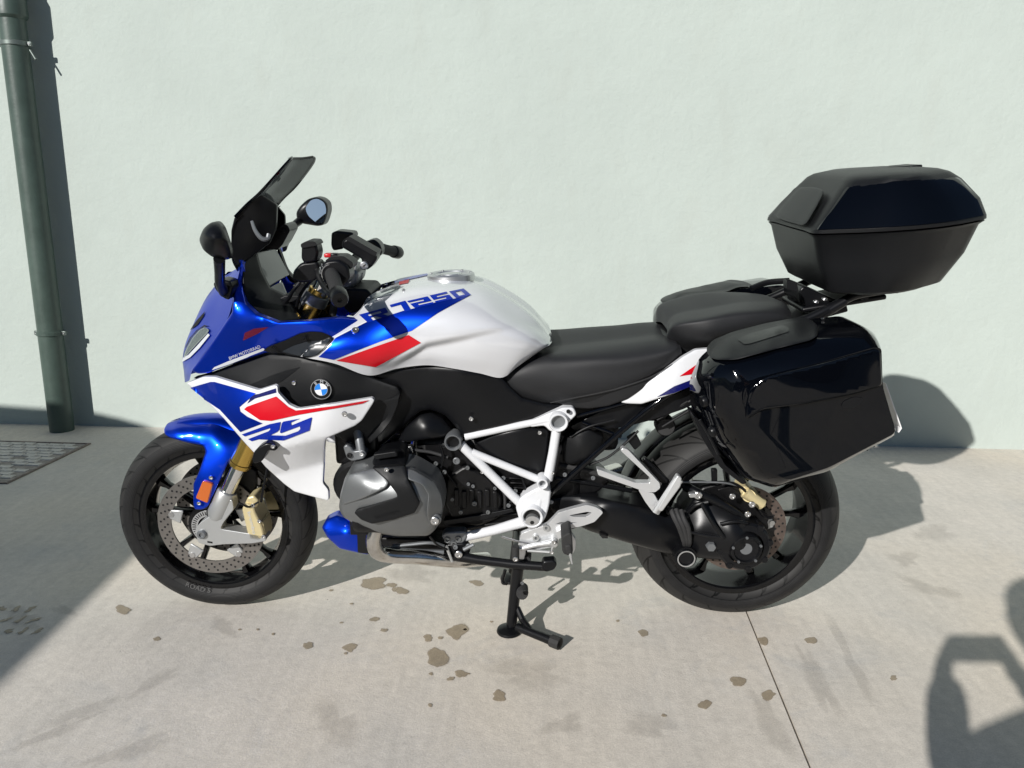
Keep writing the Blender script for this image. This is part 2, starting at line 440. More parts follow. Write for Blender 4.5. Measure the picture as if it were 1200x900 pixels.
def sticker(name, outline, target, m, parent, off=.0016, step=3, rc=0, solid=0, bev=.003):
    """thin trim lying on a panel: outline in photo pixels, dropped on to the panel's surface"""
    bvh = target if isinstance(target, BVHTree) else bvh_of(target if isinstance(target, list) else [target])
    poly = np.array(rounded(outline, rc)) if rc else np.array(outline, float)
    pts, fs, nr = fill(poly, step)
    v = []; last = None; bad = []
    for i, (a, b) in enumerate(pts):
        h = on_surface(a, b, bvh, off)
        if h is None: bad.append(i); v.append(None)
        else: v.append(h[0])
    for i in bad:
        ok = [j for j in range(len(v)) if v[j] is not None]
        j = min(ok, key=lambda j: np.linalg.norm(pts[j] - pts[i])); v[i] = P(pts[i][0], pts[i][1], v[j][1])
    fs = list(fs)
    o = link(name, v, fs, m, parent, sharp=60)
    if solid:
        # drop the rim to the surface: a raised pad with a rounded edge
        s_ = o.modifiers.new('thick', 'SOLIDIFY'); s_.thickness = solid; s_.offset = -1 if o.data.polygons[0].normal.y < 0 else 1
        b_ = o.modifiers.new('bevel', 'BEVEL'); b_.width = bev; b_.segments = 3; b_.limit_method = 'ANGLE'; b_.angle_limit = R_(50)
    return o
def skin_panel(name, outline, target, m, parent, off=.01, thick=.02, er=.006, rc=3, step=4, n=5):
    """raised trim that follows a surface smoothly: depth sampled sparsely from the target, then interpolated"""
    bvh = target if isinstance(target, BVHTree) else bvh_of([target])
    poly = np.array(outline, float); x0, y0 = poly.min(0); x1, y1 = poly.max(0); ctl = []
    cand = [tuple(p) for p in poly] + [(x0 + (x1 - x0) * i / n, y0 + (y1 - y0) * j / n) for i in range(n + 1) for j in range(n + 1)]
    for i, c in enumerate(cand):
        if i >= len(poly) and not inside(np.array([c]), poly)[0]: continue
        h = on_surface(c[0], c[1], bvh, off)
        if h is not None: ctl.append((*proj(h[0]), h[0][1]))
    return panel(name, outline, ctl, m, parent, thick=thick, er=er, rc=rc, step=step)
def text_polys(s):
    cu = bpy.data.curves.new('t', 'FONT'); cu.body = s; cu.resolution_u = 3
    ob = bpy.data.objects.new('t', cu); COL.objects.link(ob)
    me = bpy.data.meshes.new_from_object(ob); v = np.array([tuple(q.co) for q in me.vertices]); f = [tuple(p.vertices) for p in me.polygons]
    bpy.data.objects.remove(ob); bpy.data.curves.remove(cu); bpy.data.meshes.remove(me); return v, f
def text_on(name, s, p0, p1, h, target, m, parent, shear=0.0, off=.0012, updir=None):
    """lettering along the pixel baseline p0-p1, dropped on a surface"""
    v, f = text_polys(s); v = v[:, :2]; wdt = v[:, 0].max() - v[:, 0].min(); v[:, 0] -= v[:, 0].min()
    p0, p1 = np.array(p0, float), np.array(p1, float); ex = (p1 - p0) / wdt
    u = (p1 - p0) / np.linalg.norm(p1 - p0); up = np.array([u[1], -u[0]]) if updir is None else np.array(updir, float)
    up = up / np.linalg.norm(up)
    q = p0 + v[:, :1] * ex + v[:, 1:2] / .7 * h * (up + u * shear)
    bvh = target if isinstance(target, BVHTree) else bvh_of([target]); out = []; last = None
    for a, b in q:
        h_ = on_surface(a, b, bvh, off); last = h_[0] if h_ else last
        out.append(last if last is not None else P(a, b, -.25))
    return link(name, out, f, m, parent, smooth=False)
def bolt(pos, r, parent, axis=(0, -1, 0), m='bolt_steel', name='bolt', h=.004):
    mb = MB().rev([(r, 0), (r, h * .7), (r * .85, h), (r * .5, h), (r * .45, h * .4), (0, h * .4)], pos, axis, 14, cap=False)
    return mb.build(name, m, parent, sharp=30)
def tick(px, py, y, r, parent, **k): return bolt(P(px, py, y), r, parent, **k)

# ================================================================== SETTING
def node_concrete():
    m = bpy.data.materials.new('concrete'); m.use_nodes = True; t = m.node_tree; b = t.nodes['Principled BSDF']
    L = t.links.new; tc = t.nodes.new('ShaderNodeTexCoord')
    def noise(scale, det=6, rough=.6, vec=None, dist=0):
        n = t.nodes.new('ShaderNodeTexNoise'); n.inputs['Scale'].default_value = scale; n.inputs['Detail'].default_value = det
        n.inputs['Roughness'].default_value = rough; n.inputs['Distortion'].default_value = dist
        L(vec or tc.outputs['Object'], n.inputs['Vector']); return n.outputs[0]
    def ramp(s, p0, c0, p1, c1):
        r = t.nodes.new('ShaderNodeValToRGB'); e = r.color_ramp.elements
        e[0].position, e[1].position = p0, p1; e[0].color, e[1].color = (*c0, 1), (*c1, 1); L(s, r.inputs[0]); return r.outputs[0]
    def mix(f, a, c, mode='MIX'):
        x = t.nodes.new('ShaderNodeMix'); x.data_type = 'RGBA'; x.blend_type = mode
        for s, i in ((f, 0), (a, 6), (c, 7)):
            if isinstance(s, float): x.inputs[i].default_value = s
            elif isinstance(s, tuple): x.inputs[i].default_value = (*s, 1)
            else: L(s, x.inputs[i])
        return x.outputs[2]
    base = ramp(noise(1.7, 8, .62), .32, (.56, .53, .48), .7, (.70, .65, .58))
    warm = ramp(noise(.9, 3, .5), .48, (0, 0, 0), .68, (1, 1, 1))
    base = mix(warm, base, (.665, .605, .515))
    grey = ramp(noise(3.1, 5, .7, dist=1.2), .56, (0, 0, 0), .76, (.55, .55, .55))
    base = mix(grey, base, (.47, .465, .45))
    mp = t.nodes.new('ShaderNodeMapping'); mp.inputs['Scale'].default_value = (16, 1.6, 1); mp.inputs['Rotation'].default_value = (0, 0, .12)
    L(tc.outputs['Object'], mp.inputs[0])
    streak = ramp(noise(2.2, 4, .55, mp.outputs[0]), .35, (.92, .92, .92), .65, (1.04, 1.04, 1.04))
    base = mix(.6, base, streak, 'MULTIPLY')
    mp2 = t.nodes.new('ShaderNodeMapping'); mp2.inputs['Scale'].default_value = (2.2, 26, 1); mp2.inputs['Rotation'].default_value = (0, 0, -.85)
    L(tc.outputs['Object'], mp2.inputs[0])
    streak2 = ramp(noise(1.6, 5, .6, mp2.outputs[0]), .62, (1, 1, 1), .78, (.80, .80, .80))
    base = mix(.35, base, streak2, 'MULTIPLY')
    fine = ramp(noise(260, 3, .7), .3, (.84, .84, .84), .7, (1.1, 1.1, 1.1))
    base = mix(1.0, base, fine, 'MULTIPLY')
    med = ramp(noise(38, 6, .75), .3, (.87, .87, .87), .7, (1.08, 1.08, 1.08))
    base = mix(1.0, base, med, 'MULTIPLY')
    vo = t.nodes.new('ShaderNodeTexVoronoi'); vo.inputs['Scale'].default_value = 13; vo.inputs['Randomness'].default_value = 1
    L(tc.outputs['Object'], vo.inputs['Vector'])
    pit = ramp(vo.outputs['Distance'], .018, (1, 1, 1), .035, (0, 0, 0))
    gate = ramp(noise(5, 2), .56, (0, 0, 0), .6, (1, 1, 1))
    base = mix(mix(1.0, pit, gate, 'MULTIPLY'), base, (.16, .15, .135))
    L(base, b.inputs['Base Color']); b.inputs['Roughness'].default_value = .82; b.inputs['Specular IOR Level'].default_value = .3
    bp = t.nodes.new('ShaderNodeBump'); bp.inputs['Strength'].default_value = .45; bp.inputs['Distance'].default_value = .0016
    L(noise(170, 5, .7), bp.inputs['Height'])
    bp2 = t.nodes.new('ShaderNodeBump'); bp2.inputs['Strength'].default_value = .3; bp2.inputs['Distance'].default_value = .012
    L(noise(5, 5, .6), bp2.inputs['Height']); L(bp2.outputs[0], bp.inputs['Normal']); L(bp.outputs[0], b.inputs['Normal'])
    MATS['concrete'] = m
    s = m.copy(); s.name = 'oil_soaked_concrete'; MATS['oil_soaked_concrete'] = s
    t = s.node_tree; b = t.nodes['Principled BSDF']; src = b.inputs['Base Color'].links[0].from_socket
    x = t.nodes.new('ShaderNodeMix'); x.data_type = 'RGBA'; x.blend_type = 'MULTIPLY'; x.inputs[0].default_value = 1
    x.inputs[7].default_value = (.55, .49, .40, 1); t.links.new(src, x.inputs[6])
    t.links.new(x.outputs[2], b.inputs['Base Color']); b.inputs['Roughness'].default_value = .5
    s2 = s.copy(); s2.name = 'scuffed_concrete'; MATS['scuffed_concrete'] = s2
    for mm, cc in ((s2, (.60, .60, .61, 1)),):
        for n in mm.node_tree.nodes:
            if n.type == 'MIX' and n.blend_type == 'MULTIPLY' and abs(n.inputs[7].default_value[0] - .55) < .01: n.inputs[7].default_value = cc
        mm.node_tree.nodes['Principled BSDF'].inputs['Roughness'].default_value = .8

node_concrete()

# ground: one sheet with a saw-cut joint let into it
ja, jb = G(875, 717), G(950, 900); jd = (jb - ja) / np.linalg.norm(jb - ja); jn = np.array([-jd[1], jd[0], 0]); hw = .0032
p0, p1 = ja - jd * 300, ja + jd * 300; S = 300
def gp(base, n): return base + n
gv = [p0 - jn * S, p1 - jn * S, p1 - jn * hw, p0 - jn * hw, p0 + jn * hw, p1 + jn * hw, p1 + jn * S, p0 + jn * S,
      p0 - jn * hw + [0, 0, -.012], p1 - jn * hw + [0, 0, -.012], p0 + jn * hw + [0, 0, -.012], p1 + jn * hw + [0, 0, -.012]]
ground = link('ground', gv, [(0, 1, 2, 3), (4, 5, 6, 7), (3, 2, 9, 8), (8, 9, 11, 10), (10, 11, 5, 4)], 'concrete', smooth=False)
ground['kind'] = 'structure'

# wall
wa, wb = G(0, 496), G(1200, 527); wd = (wb - wa) / np.linalg.norm(wb - wa); wn = np.array([-wd[1], wd[0], 0])
def WL(px, py):
    d = rayw(px, py); return CAMW + d * (((wa - CAMW) @ wn) / (d @ wn))
def wall_material():
    m = mat('wall_render', (.435, .485, .45), rough=.88, spec=.25, var=.035, vscale=1.6)
    t = m.node_tree; b = t.nodes['Principled BSDF']; tc = t.nodes.new('ShaderNodeTexCoord')
    n = t.nodes.new('ShaderNodeTexNoise'); n.inputs['Scale'].default_value = 42; n.inputs['Detail'].default_value = 7; n.inputs['Roughness'].default_value = .68
    n3 = t.nodes.new('ShaderNodeTexNoise'); n3.inputs['Scale'].default_value = 9; n3.inputs['Detail'].default_value = 3
    bp = t.nodes.new('ShaderNodeBump'); bp.inputs['Strength'].default_value = .42; bp.inputs['Distance'].default_value = .006
    bp2 = t.nodes.new('ShaderNodeBump'); bp2.inputs['Strength'].default_value = .35; bp2.inputs['Distance'].default_value = .012
    for q in (n, n3): t.links.new(tc.outputs['Object'], q.inputs['Vector'])
    t.links.new(n.outputs[0], bp.inputs['Height']); t.links.new(n3.outputs[0], bp2.inputs['Height'])
    t.links.new(bp2.outputs[0], bp.inputs['Normal']); t.links.new(bp.outputs[0], b.inputs['Normal'])
    # rain splash dirt low on the wall
    src = b.inputs['Base Color'].links[0].from_socket
    ns = t.nodes.new('ShaderNodeTexNoise'); ns.inputs['Scale'].default_value = 7; ns.inputs['Detail'].default_value = 5
    mp = t.nodes.new('ShaderNodeMapping'); mp.inputs['Scale'].default_value = (1, 1, .35)
    t.links.new(tc.outputs['Object'], mp.inputs[0]); t.links.new(mp.outputs[0], ns.inputs['Vector'])
    r = t.nodes.new('ShaderNodeValToRGB'); r.color_ramp.elements[0].position = .56; r.color_ramp.elements[1].position = .74
    r.color_ramp.elements[0].color = (0, 0, 0, 1); r.color_ramp.elements[1].color = (.16, .16, .16, 1)
    t.links.new(ns.outputs[0], r.inputs[0])
    x = t.nodes.new('ShaderNodeMix'); x.data_type = 'RGBA'; x.inputs[7].default_value = (.37, .385, .345, 1)
    t.links.new(r.outputs[0], x.inputs[0]); t.links.new(src, x.inputs[6]); t.links.new(x.outputs[2], b.inputs['Base Color'])
wall_material()
w0, w1 = wa - wd * 6, wa + wd * 13
wall = MB().add([w0 - [0, 0, .1], w1 - [0, 0, .1], w1 + [0, 0, 4.6], w0 + [0, 0, 4.6], w0 + wn * .3 - [0, 0, .1], w1 + wn * .3 - [0, 0, .1], w1 + wn * .3 + [0, 0, 4.6], w0 + wn * .3 + [0, 0, 4.6]],
    [(0, 1, 2, 3), (7, 6, 5, 4), (3, 2, 6, 7), (0, 4, 5, 1), (0, 3, 7, 4), (1, 5, 6, 2)]).build('rendered_wall', 'wall_render', smooth=False)
tag(wall, 'plain pale mint green rendered wall behind the motorcycle', 'wall')

# downpipe against the wall
mat('pipe_paint', (.055, .082, .069), rough=.42, var=.18, vscale=9, bump=.25, bscale=60, dist=.002, rvar=.1)
mat('bracket_zinc', (.16, .19, .175), rough=.4, metal=.5)
pc = G(73, 504.2); pc[2] = 0
pipe = empty('downpipe', pc); tag(pipe, 'grey green drain downpipe with bracket rings fixed to the mint wall', 'downpipe')
pr = .062
def pipe_z(py):
    d = rayw(600 + (proj_w(pc)[0] - 600), py); t = ((pc - CAMW) @ wn) / (d @ wn); return (CAMW + d * t)[2]
def proj_w(p):
    d = np.asarray(p) - CAMW; z = d @ VF; return 600 + FPX * (d @ VR) / z, 450 - FPX * (d @ VU) / z
zb1, zb2, zc_ = pipe_z(393), pipe_z(54), pipe_z(22)
prof = [(pr, -.05), (pr, zc_), (pr + .006, zc_ + .005), (pr + .012, zc_ + .015), (pr + .012, zc_ + .15), (pr + .005, zc_ + .165), (pr, zc_ + .17), (pr, 3.9)]
MB().rev(prof, pc, (0, 0, 1), 40).build('pipe', 'pipe_paint', pipe, sharp=25)
tw = (wa - pc) @ wn
for z in (zb1, zb2):
    br = MB().rev([(pr + .001, z), (pr + .006, z + .003), (pr + .006, z + .021), (pr + .001, z + .024)], pc, (0, 0, 1), 40, cap=False)
    b_ = br.build('bracket_ring', 'pipe_paint' if z < 1 else 'bracket_zinc', pipe)
    for s in (-1, 1):
        MB().box(pc + wd * s * (pr + .014) + [0, 0, z + .012], (.026, .012, .024), [wd, wn, [0, 0, 1]]).build('bracket_lug', 'bracket_zinc', b_, bevel=.003)
        bolt(pc + wd * s * (pr + .016) - wn * .006 + [0, 0, z + .012], .006, b_, axis=-wn)
    MB().tube([pc + wn * (pr - .01) + [0, 0, z + .012], pc + wn * (tw + .02) + [0, 0, z + .012]], .006).build('wall_stud', 'bracket_zinc', b_)
MB().tube([pc + wd * .075 + [0, 0, zb2 - .015], pc + wd * .10 + [0, 0, zb2 - .06]], .005).build('loose_wire', 'bracket_zinc', pipe)

# drain cover in the ground: iron frame filled with rows of small setts
mat('rusty_iron', (.20, .165, .14), rough=.75, var=.5, vscale=40, bump=.5, bscale=120)
mat('drain_bed', (.30, .27, .24), rough=.9, var=.4, vscale=30)
mat('drain_sett', (.56, .53, .48), rough=.85, var=.3, vscale=35, bump=.5, bscale=140)
d0 = G(107, 520.5); dq = wd; dw, dl = .80, .62           # corner far right; runs left along the wall, and towards the camera
dn = -wn
drain = empty('drain_cover', d0 - dq * dw / 2 + dn * dl / 2); tag(drain, 'rusty drain cover of small setts beside the downpipe', 'drain cover')
def dp(u, v, z=0): return d0 - dq * u + dn * v + np.array([0, 0, z])
MB().box(dp(dw / 2, dl / 2, .001), (dw, dl, .004), [dq, dn, [0, 0, 1]]).build('bed', 'drain_bed', drain, smooth=False)
for c, s in ((dp(dw / 2, .006, .003), (dw, .012, .008)), (dp(dw / 2, dl - .006, .003), (dw, .012, .008)), (dp(.006, dl / 2, .0035), (.012, dl - .026, .008)), (dp(dw - .006, dl / 2, .0035), (.012, dl - .026, .008))):
    MB().box(c, s, [dq, dn, [0, 0, 1]]).build('frame_bar', 'rusty_iron', drain, bevel=.0015)
sme = None; ncol, nrow = 11, 13
for j in range(nrow):
    for i in range(ncol):
        cw, cl = (dw - .03) / ncol, (dl - .03) / nrow
        u = .015 + cw * (i + .5 + (.25 if j % 2 else -.25) * .8); v = .015 + cl * (j + .5)
        if u < .05 or u > dw - .05: continue
        if random.random() < .07: continue
        pos = dp(u, v, .0035 + random.uniform(-.0012, .0012))
        if sme is None:
            b0 = MB().box(pos, (cw * .93, cl * .88, .007), [dq, dn, [0, 0, 1]]).build('sett', 'drain_sett', drain, bevel=.003, origin=pos); sme = b0
        else:
            c_ = sme.copy(); COL.objects.link(c_); c_.location = Vector(pos) - drain.location; c_.rotation_euler.z = random.uniform(-.05, .05)
            c_.scale = (random.uniform(.9, 1.04), random.uniform(.9, 1.05), 1)

# oil stains soaked into the concrete: thin sheets whose edge fades into the slab
def fading(name, src, strength):
    m = MATS[src].copy(); m.name = name; MATS[name] = m; t = m.node_tree; out = t.nodes['Material Output']; bs = t.nodes['Principled BSDF']
    at = t.nodes.new('ShaderNodeAttribute'); at.attribute_name = 'soak'
    tc = t.nodes.new('ShaderNodeTexCoord'); n = t.nodes.new('ShaderNodeTexNoise'); n.inputs['Scale'].default_value = 120; n.inputs['Detail'].default_value = 4
    t.links.new(tc.outputs['Object'], n.inputs['Vector'])
    ad = t.nodes.new('ShaderNodeMath'); ad.operation = 'MULTIPLY_ADD'; ad.inputs[1].default_value = .5; t.links.new(n.outputs[0], ad.inputs[0])
    sb = t.nodes.new('ShaderNodeMath'); sb.operation = 'SUBTRACT'; sb.inputs[1].default_value = .25; t.links.new(at.outputs['Fac'], sb.inputs[0]); t.links.new(sb.outputs[0], ad.inputs[2])
    mr = t.nodes.new('ShaderNodeMapRange'); mr.interpolation_type = 'SMOOTHSTEP'; mr.inputs[1].default_value = .25; mr.inputs[2].default_value = .75; mr.inputs[4].default_value = strength
    t.links.new(ad.outputs[0], mr.inputs[0])
    tr = t.nodes.new('ShaderNodeBsdfTransparent'); mx = t.nodes.new('ShaderNodeMixShader')
    t.links.new(mr.outputs[0], mx.inputs[0]); t.links.new(tr.outputs[0], mx.inputs[1]); t.links.new(bs.outputs[0], mx.inputs[2]); t.links.new(mx.outputs[0], out.inputs[0])
fading('oil_stain_fading', 'oil_soaked_concrete', .92); fading('scuff_fading', 'scuffed_concrete', .15)
def stain(cx, cy, rx, ry, seed, m='oil_stain_fading', z=.0012, amp=.22, name='oil_stain', core=.72, rot=0):
    rnd = random.Random(seed); ph = [rnd.uniform(0, 6.28) for _ in range(6)]; am = [rnd.uniform(.3, 1) * amp / (k + 1) ** .8 for k in range(6)]
    v = [G(cx, cy) + [0, 0, z]]; n = 44; c0, s0 = math.cos(rot), math.sin(rot); at = [1.0]
    for kk, a_ in ((core, 1.0), (1.22, 0.0)):
        for k in range(n):
            a = 2 * math.pi * k / n; r = kk * (1 + sum(am[i] * math.sin((i + 2) * a + ph[i]) for i in range(6)))
            ex, ey = rx * r * math.cos(a), ry * r * math.sin(a)
            v.append(G(cx + ex * c0 - ey * s0, cy + ex * s0 + ey * c0) + [0, 0, z]); at.append(a_)
    o = link(name, v, [(0, 1 + k, 1 + (k + 1) % n) for k in range(n)] + [(1 + k, 1 + n + k, 1 + n + (k + 1) % n, 1 + (k + 1) % n) for k in range(n)], m, ground, smooth=False)
    A = o.data.attributes.new('soak', 'FLOAT', 'POINT')
    if len(o.data.vertices) == len(at): A.data.foreach_set('value', at)
    else:
        for q_, w_ in zip(o.data.vertices, A.data): w_.value = at[int(np.argmin([np.sum((np.array(q_.co) - p_) ** 2) for p_ in v]))]
    return o
STAINS = [(438, 684, 16, 7.5), (459, 686, 6, 3), (471, 693, 8, 4), (464, 691, 5, 3), (559, 683.5, 7.5, 3.8), (144, 715, 9.5, 5), (184, 749, 4.5, 2.5),
          (439, 726, 5.5, 3), (450, 739, 4, 2.4), (410, 759, 8.5, 5), (405, 766, 2.4, 1.5), (361, 757, 6, 4.5), (536, 740, 13, 8.5), (501.5, 748, 6, 4), (516, 748, 3, 2),
          (513, 771, 13, 12), (540, 790, 7, 5), (528, 796, 4.5, 2.4), (505, 790, 2.6, 2), (585, 816, 8.5, 6.5), (504, 827, 3, 2), (754, 742, 6.5, 4), (724, 728, 2.4, 1.4),
          (865, 799, 9, 6.5), (826, 826, 8, 5.5), (894.5, 751.5, 6.5, 5), (950.5, 751, 7, 4.5), (900, 815, 8.5, 6), (1047, 795, 4.5, 3), (778, 839, 3, 2),
          (281, 738, 2, 1.2), (302, 738, 2, 1.2), (320, 743.5, 2.2, 1.4), (388, 692, 2.4, 1.4), (400, 730, 2.2, 1.2), (412, 708, 2, 1.4), (545, 738, 2, 1.3), (576, 729, 2, 1.2), (549, 790, 1.8, 1.2)]
for i, s in enumerate(STAINS): stain(s[0], s[1], s[2] * .95, s[3] * .95, seed=i * 13 + 5, z=.0012 + .0003 * (i % 3))
# tyre scuffs
for i in range(9):
    stain(2 + (i % 3) * 17 + (i // 3) * 4, 714 + (i // 3) * 13, 8, 2.2, seed=500 + i, m='oil_stain_fading', z=.0016, amp=.5, name='scuff_mark', core=.3, rot=-.35)
for i, s in enumerate([(25, 725, 28, 16, .2), (75, 715, 14, 9, .5), (95, 835, 60, 9, -.42), (60, 860, 70, 7, -.40), (180, 800, 60, 6, -.5), (300, 690, 26, 14, 0), (262, 735, 22, 12, .3), (1095, 625, 34, 10, .1), (1060, 655, 24, 9, .3), (1090, 690, 40, 10, .25), (760, 850, 40, 16, .2), (660, 850, 30, 14, 0),
                      (480, 672, 36, 14, .1), (395, 850, 30, 30, .3), (905, 850, 16, 60, -.45), (960, 800, 12, 70, -.5), (1000, 780, 10, 60, -.5), (620, 790, 60, 20, 0), (150, 880, 80, 10, -.35)]):
    stain(s[0], s[1], s[2], s[3], seed=900 + i, m='scuff_fading', z=.0003 + .0001 * (i % 5), amp=.4, name='scuff_mark', core=.2, rot=s[4])

# ================================================================== MOTORCYCLE
bike = empty('motorcycle', (0, 0, DZ)); bike.rotation_euler = (LEAN, 0, 0)
tag(bike, 'blue, white and red sport touring motorcycle with black luggage cases leaning on its stand', 'motorcycle')
WB = 1.53
def wheel(name, x, R, half, rim_r, rim_half, tyre_mat, nsp, pairs):
    c = np.array([x, 0, R])
    # rim: drop-centre barrel with flanges
    rp = [(rim_r + .010, -rim_half), (rim_r + .011, -rim_half + .005), (rim_r - .004, -rim_half + .010), (rim_r - .006, -rim_half + .03), (rim_r - .012, 0),
          (rim_r - .006, rim_half - .03), (rim_r - .004, rim_half - .010), (rim_r + .011, rim_half - .005), (rim_r + .010, rim_half),
          (rim_r - .002, rim_half), (rim_r - .010, rim_half - .004), (rim_r - .013, rim_half - .024), (rim_r - .020, .008), (rim_r - .020, -.008), (rim_r - .013, -rim_half + .024), (rim_r - .010, -rim_half + .004), (rim_r - .002, -rim_half)]
    rim = MB().rev(rp, c, (0, 1, 0), 96, close=True).build(name, 'rim_black', bike, origin=c, sharp=35)
    # tyre
    tp = []
    for k in range(25):
        a = -1 + 2 * k / 24
        b = a * 1.28                                     # angle round the crown
        tp.append((R - (half * .88) * (1 - math.cos(b)) * .98, half * math.sin(b) / math.sin(1.28)))
    rlo = rim_r + .006
    e = tp[0][0]
    side = [(rlo, -rim_half + .004), (rlo + .014, -rim_half - .004), (rlo + (e - rlo) * .5, -half * .985), (e - .010, -half * 1.005)]
    prof = side + tp + [(r, -h) for r, h in side[::-1]]
    ty = MB().rev(prof, c, (0, 1, 0), 128, cap=False).build('tyre', tyre_mat, rim, origin=c, sharp=50)
    MB().rev([(.024, -.062), (.036, -.058), (.040, -.03), (.034, 0), (.040, .03), (.036, .058), (.024, .062)], c, (0, 1, 0), 28).build('hub', 'rim_black', rim, origin=c)
    for k in range(nsp):
        base = 2 * math.pi * (k // 2) / pairs + (.16 if k % 2 else -.16) + .28
        a1 = 2 * math.pi * (k // 2) / pairs + (.24 if k % 2 else -.24) + .28
        r0, r1 = .03, rim_r - .014
        d0 = np.array([math.cos(base), 0, math.sin(base)]); d1 = np.array([math.cos(a1), 0, math.sin(a1)])
        A, B = c + d0 * r0, c + d1 * r1
        t = (B - A) / np.linalg.norm(B - A); n = np.cross(t, [0, 1, 0])
        v = []
        for q, wd_, hh in ((A, .015, .026), (A + (B - A) * .5, .008, .016), (A + (B - A) * .85, .008, .014), (B, .015, .020)):
            for s1, s2 in ((-1, -.5), (-.55, -1), (.55, -1), (1, -.5), (1, .5), (.55, 1), (-.55, 1), (-1, .5)):
                v.append(q + n * s1 * wd_ + np.array([0, s2 * hh, 0]))
        f = [(i * 8 + j, i * 8 + (j + 1) % 8, (i + 1) * 8 + (j + 1) % 8, (i + 1) * 8 + j) for i in range(3) for j in range(8)]
        link('spoke', v, f, 'rim_black', rim, sharp=50, origin=c)
    return rim, ty, c
RF, RR = .2934, .3081
fw, ftyre, FC = wheel('front_wheel', -WB / 2, RF, .060, .2110, .050, 'front_tyre_rubber', 10, 5)
rw, rtyre, RC = wheel('rear_wheel', WB / 2, RR, .091, .2110, .072, 'rear_tyre_rubber', 10, 5)
# tyre lettering on the sidewall
def ring_text(s, c, r, y, a0, size, m, parent):
    v, f = text_polys(s); out = []
    for q in v:
        a = a0 + q[0] * size / r; rr = r - q[1] * size
        out.append(c + np.array([math.cos(a) * rr, y, math.sin(a) * rr]))
    return link('sidewall_lettering', out, f, m, parent, smooth=False)
ring_text('ROAD 5', FC, .233, -.0585, R_(243), .022, 'tyre_print', fw)

def disc(name, c, y, r0, r1, m, nh, parent, carrier, a_off=0):
    d = MB().rev([(r0, -.0025), (r1, -.0025), (r1, .0025), (r0, .0025)], c + [0, y, 0], (0, 1, 0), 96, close=True).build(name, m, parent, sharp=30)
    mb = MB()
    for k in range(nh):
        for j, rr in enumerate((r0 + (r1 - r0) * .25, r0 + (r1 - r0) * .5, r0 + (r1 - r0) * .76)):
            a = 2 * math.pi * (k + j * .33) / nh
            mb.rev([(0.0, -.0029), (.0034, -.0029), (.0034, .0029), (0, .0029)], c + [math.cos(a) * rr, y, math.sin(a) * rr], (0, 1, 0), 8, cap=False)
    h = mb.build('drilled_holes', 'hole_black', d, smooth=False)
    for k in range(carrier):
        a = 2 * math.pi * k / carrier + a_off; e = np.array([math.cos(a), 0, math.sin(a)]); t = np.array([-e[2], 0, e[0]])
        q = c + [0, y, 0] + e * (r0 + .004)
        v = [q + t * .014 - [0, .004, 0], q - t * .014 - [0, .004, 0], q - e * .035 - t * .022 - [0, .004, 0], q - e * .035 + t * .022 - [0, .004, 0]]
        v += [p + np.array([0, .006, 0]) for p in v]
        b_ = link('disc_button', v, [(0, 1, 2, 3), (7, 6, 5, 4), (0, 4, 5, 1), (1, 5, 6, 2), (2, 6, 7, 3), (3, 7, 4, 0)], 'cast_silver', d, bevel=.003)
        MB().rev([(0, -.006), (.008, -.006), (.009, -.003), (.009, .003)], q - e * .004, (0, 1, 0), 14, cap=False).build('disc_rivet', 'bolt_steel', d)
    return d
fdisc = disc('front_brake_disc', FC, -.066, .118, .157, 'disc_steel', 34, bike, 5, .35)
fdisc2 = disc('front_brake_disc', FC, .066, .118, .157, 'disc_steel', 34, bike, 5, .35)
MB().rev([(.03, -.072), (.066, -.070), (.064, -.06), (.03, -.06)], FC, (0, 1, 0), 40, close=True).build('disc_carrier', 'rim_black', fdisc)
# slotted speed sensor ring
ring = MB().rev([(.034, -.083), (.052, -.083), (.052, -.080), (.034, -.080)], FC, (0, 1, 0), 48, close=True).build('speed_sensor_ring', 'silver', bike)
mb = MB()
for k in range(40):
    a = 2 * math.pi * k / 40; e = np.array([math.cos(a), 0, math.sin(a)])
    mb.box(FC + e * .044 + [0, -.0832, 0], (.011, .001, .0028), [e, [0, 1, 0], np.cross(e, [0, 1, 0])])
mb.build('ring_slots', 'hole_black', ring, smooth=False)

# ---------------------------------------------------------------- front fork
FY = -.108
ax = P(243, 628, FY); top = P(367, 356, FY); fd = (top - ax) / np.linalg.norm(top - ax)
ft0 = P(287, 527, FY)
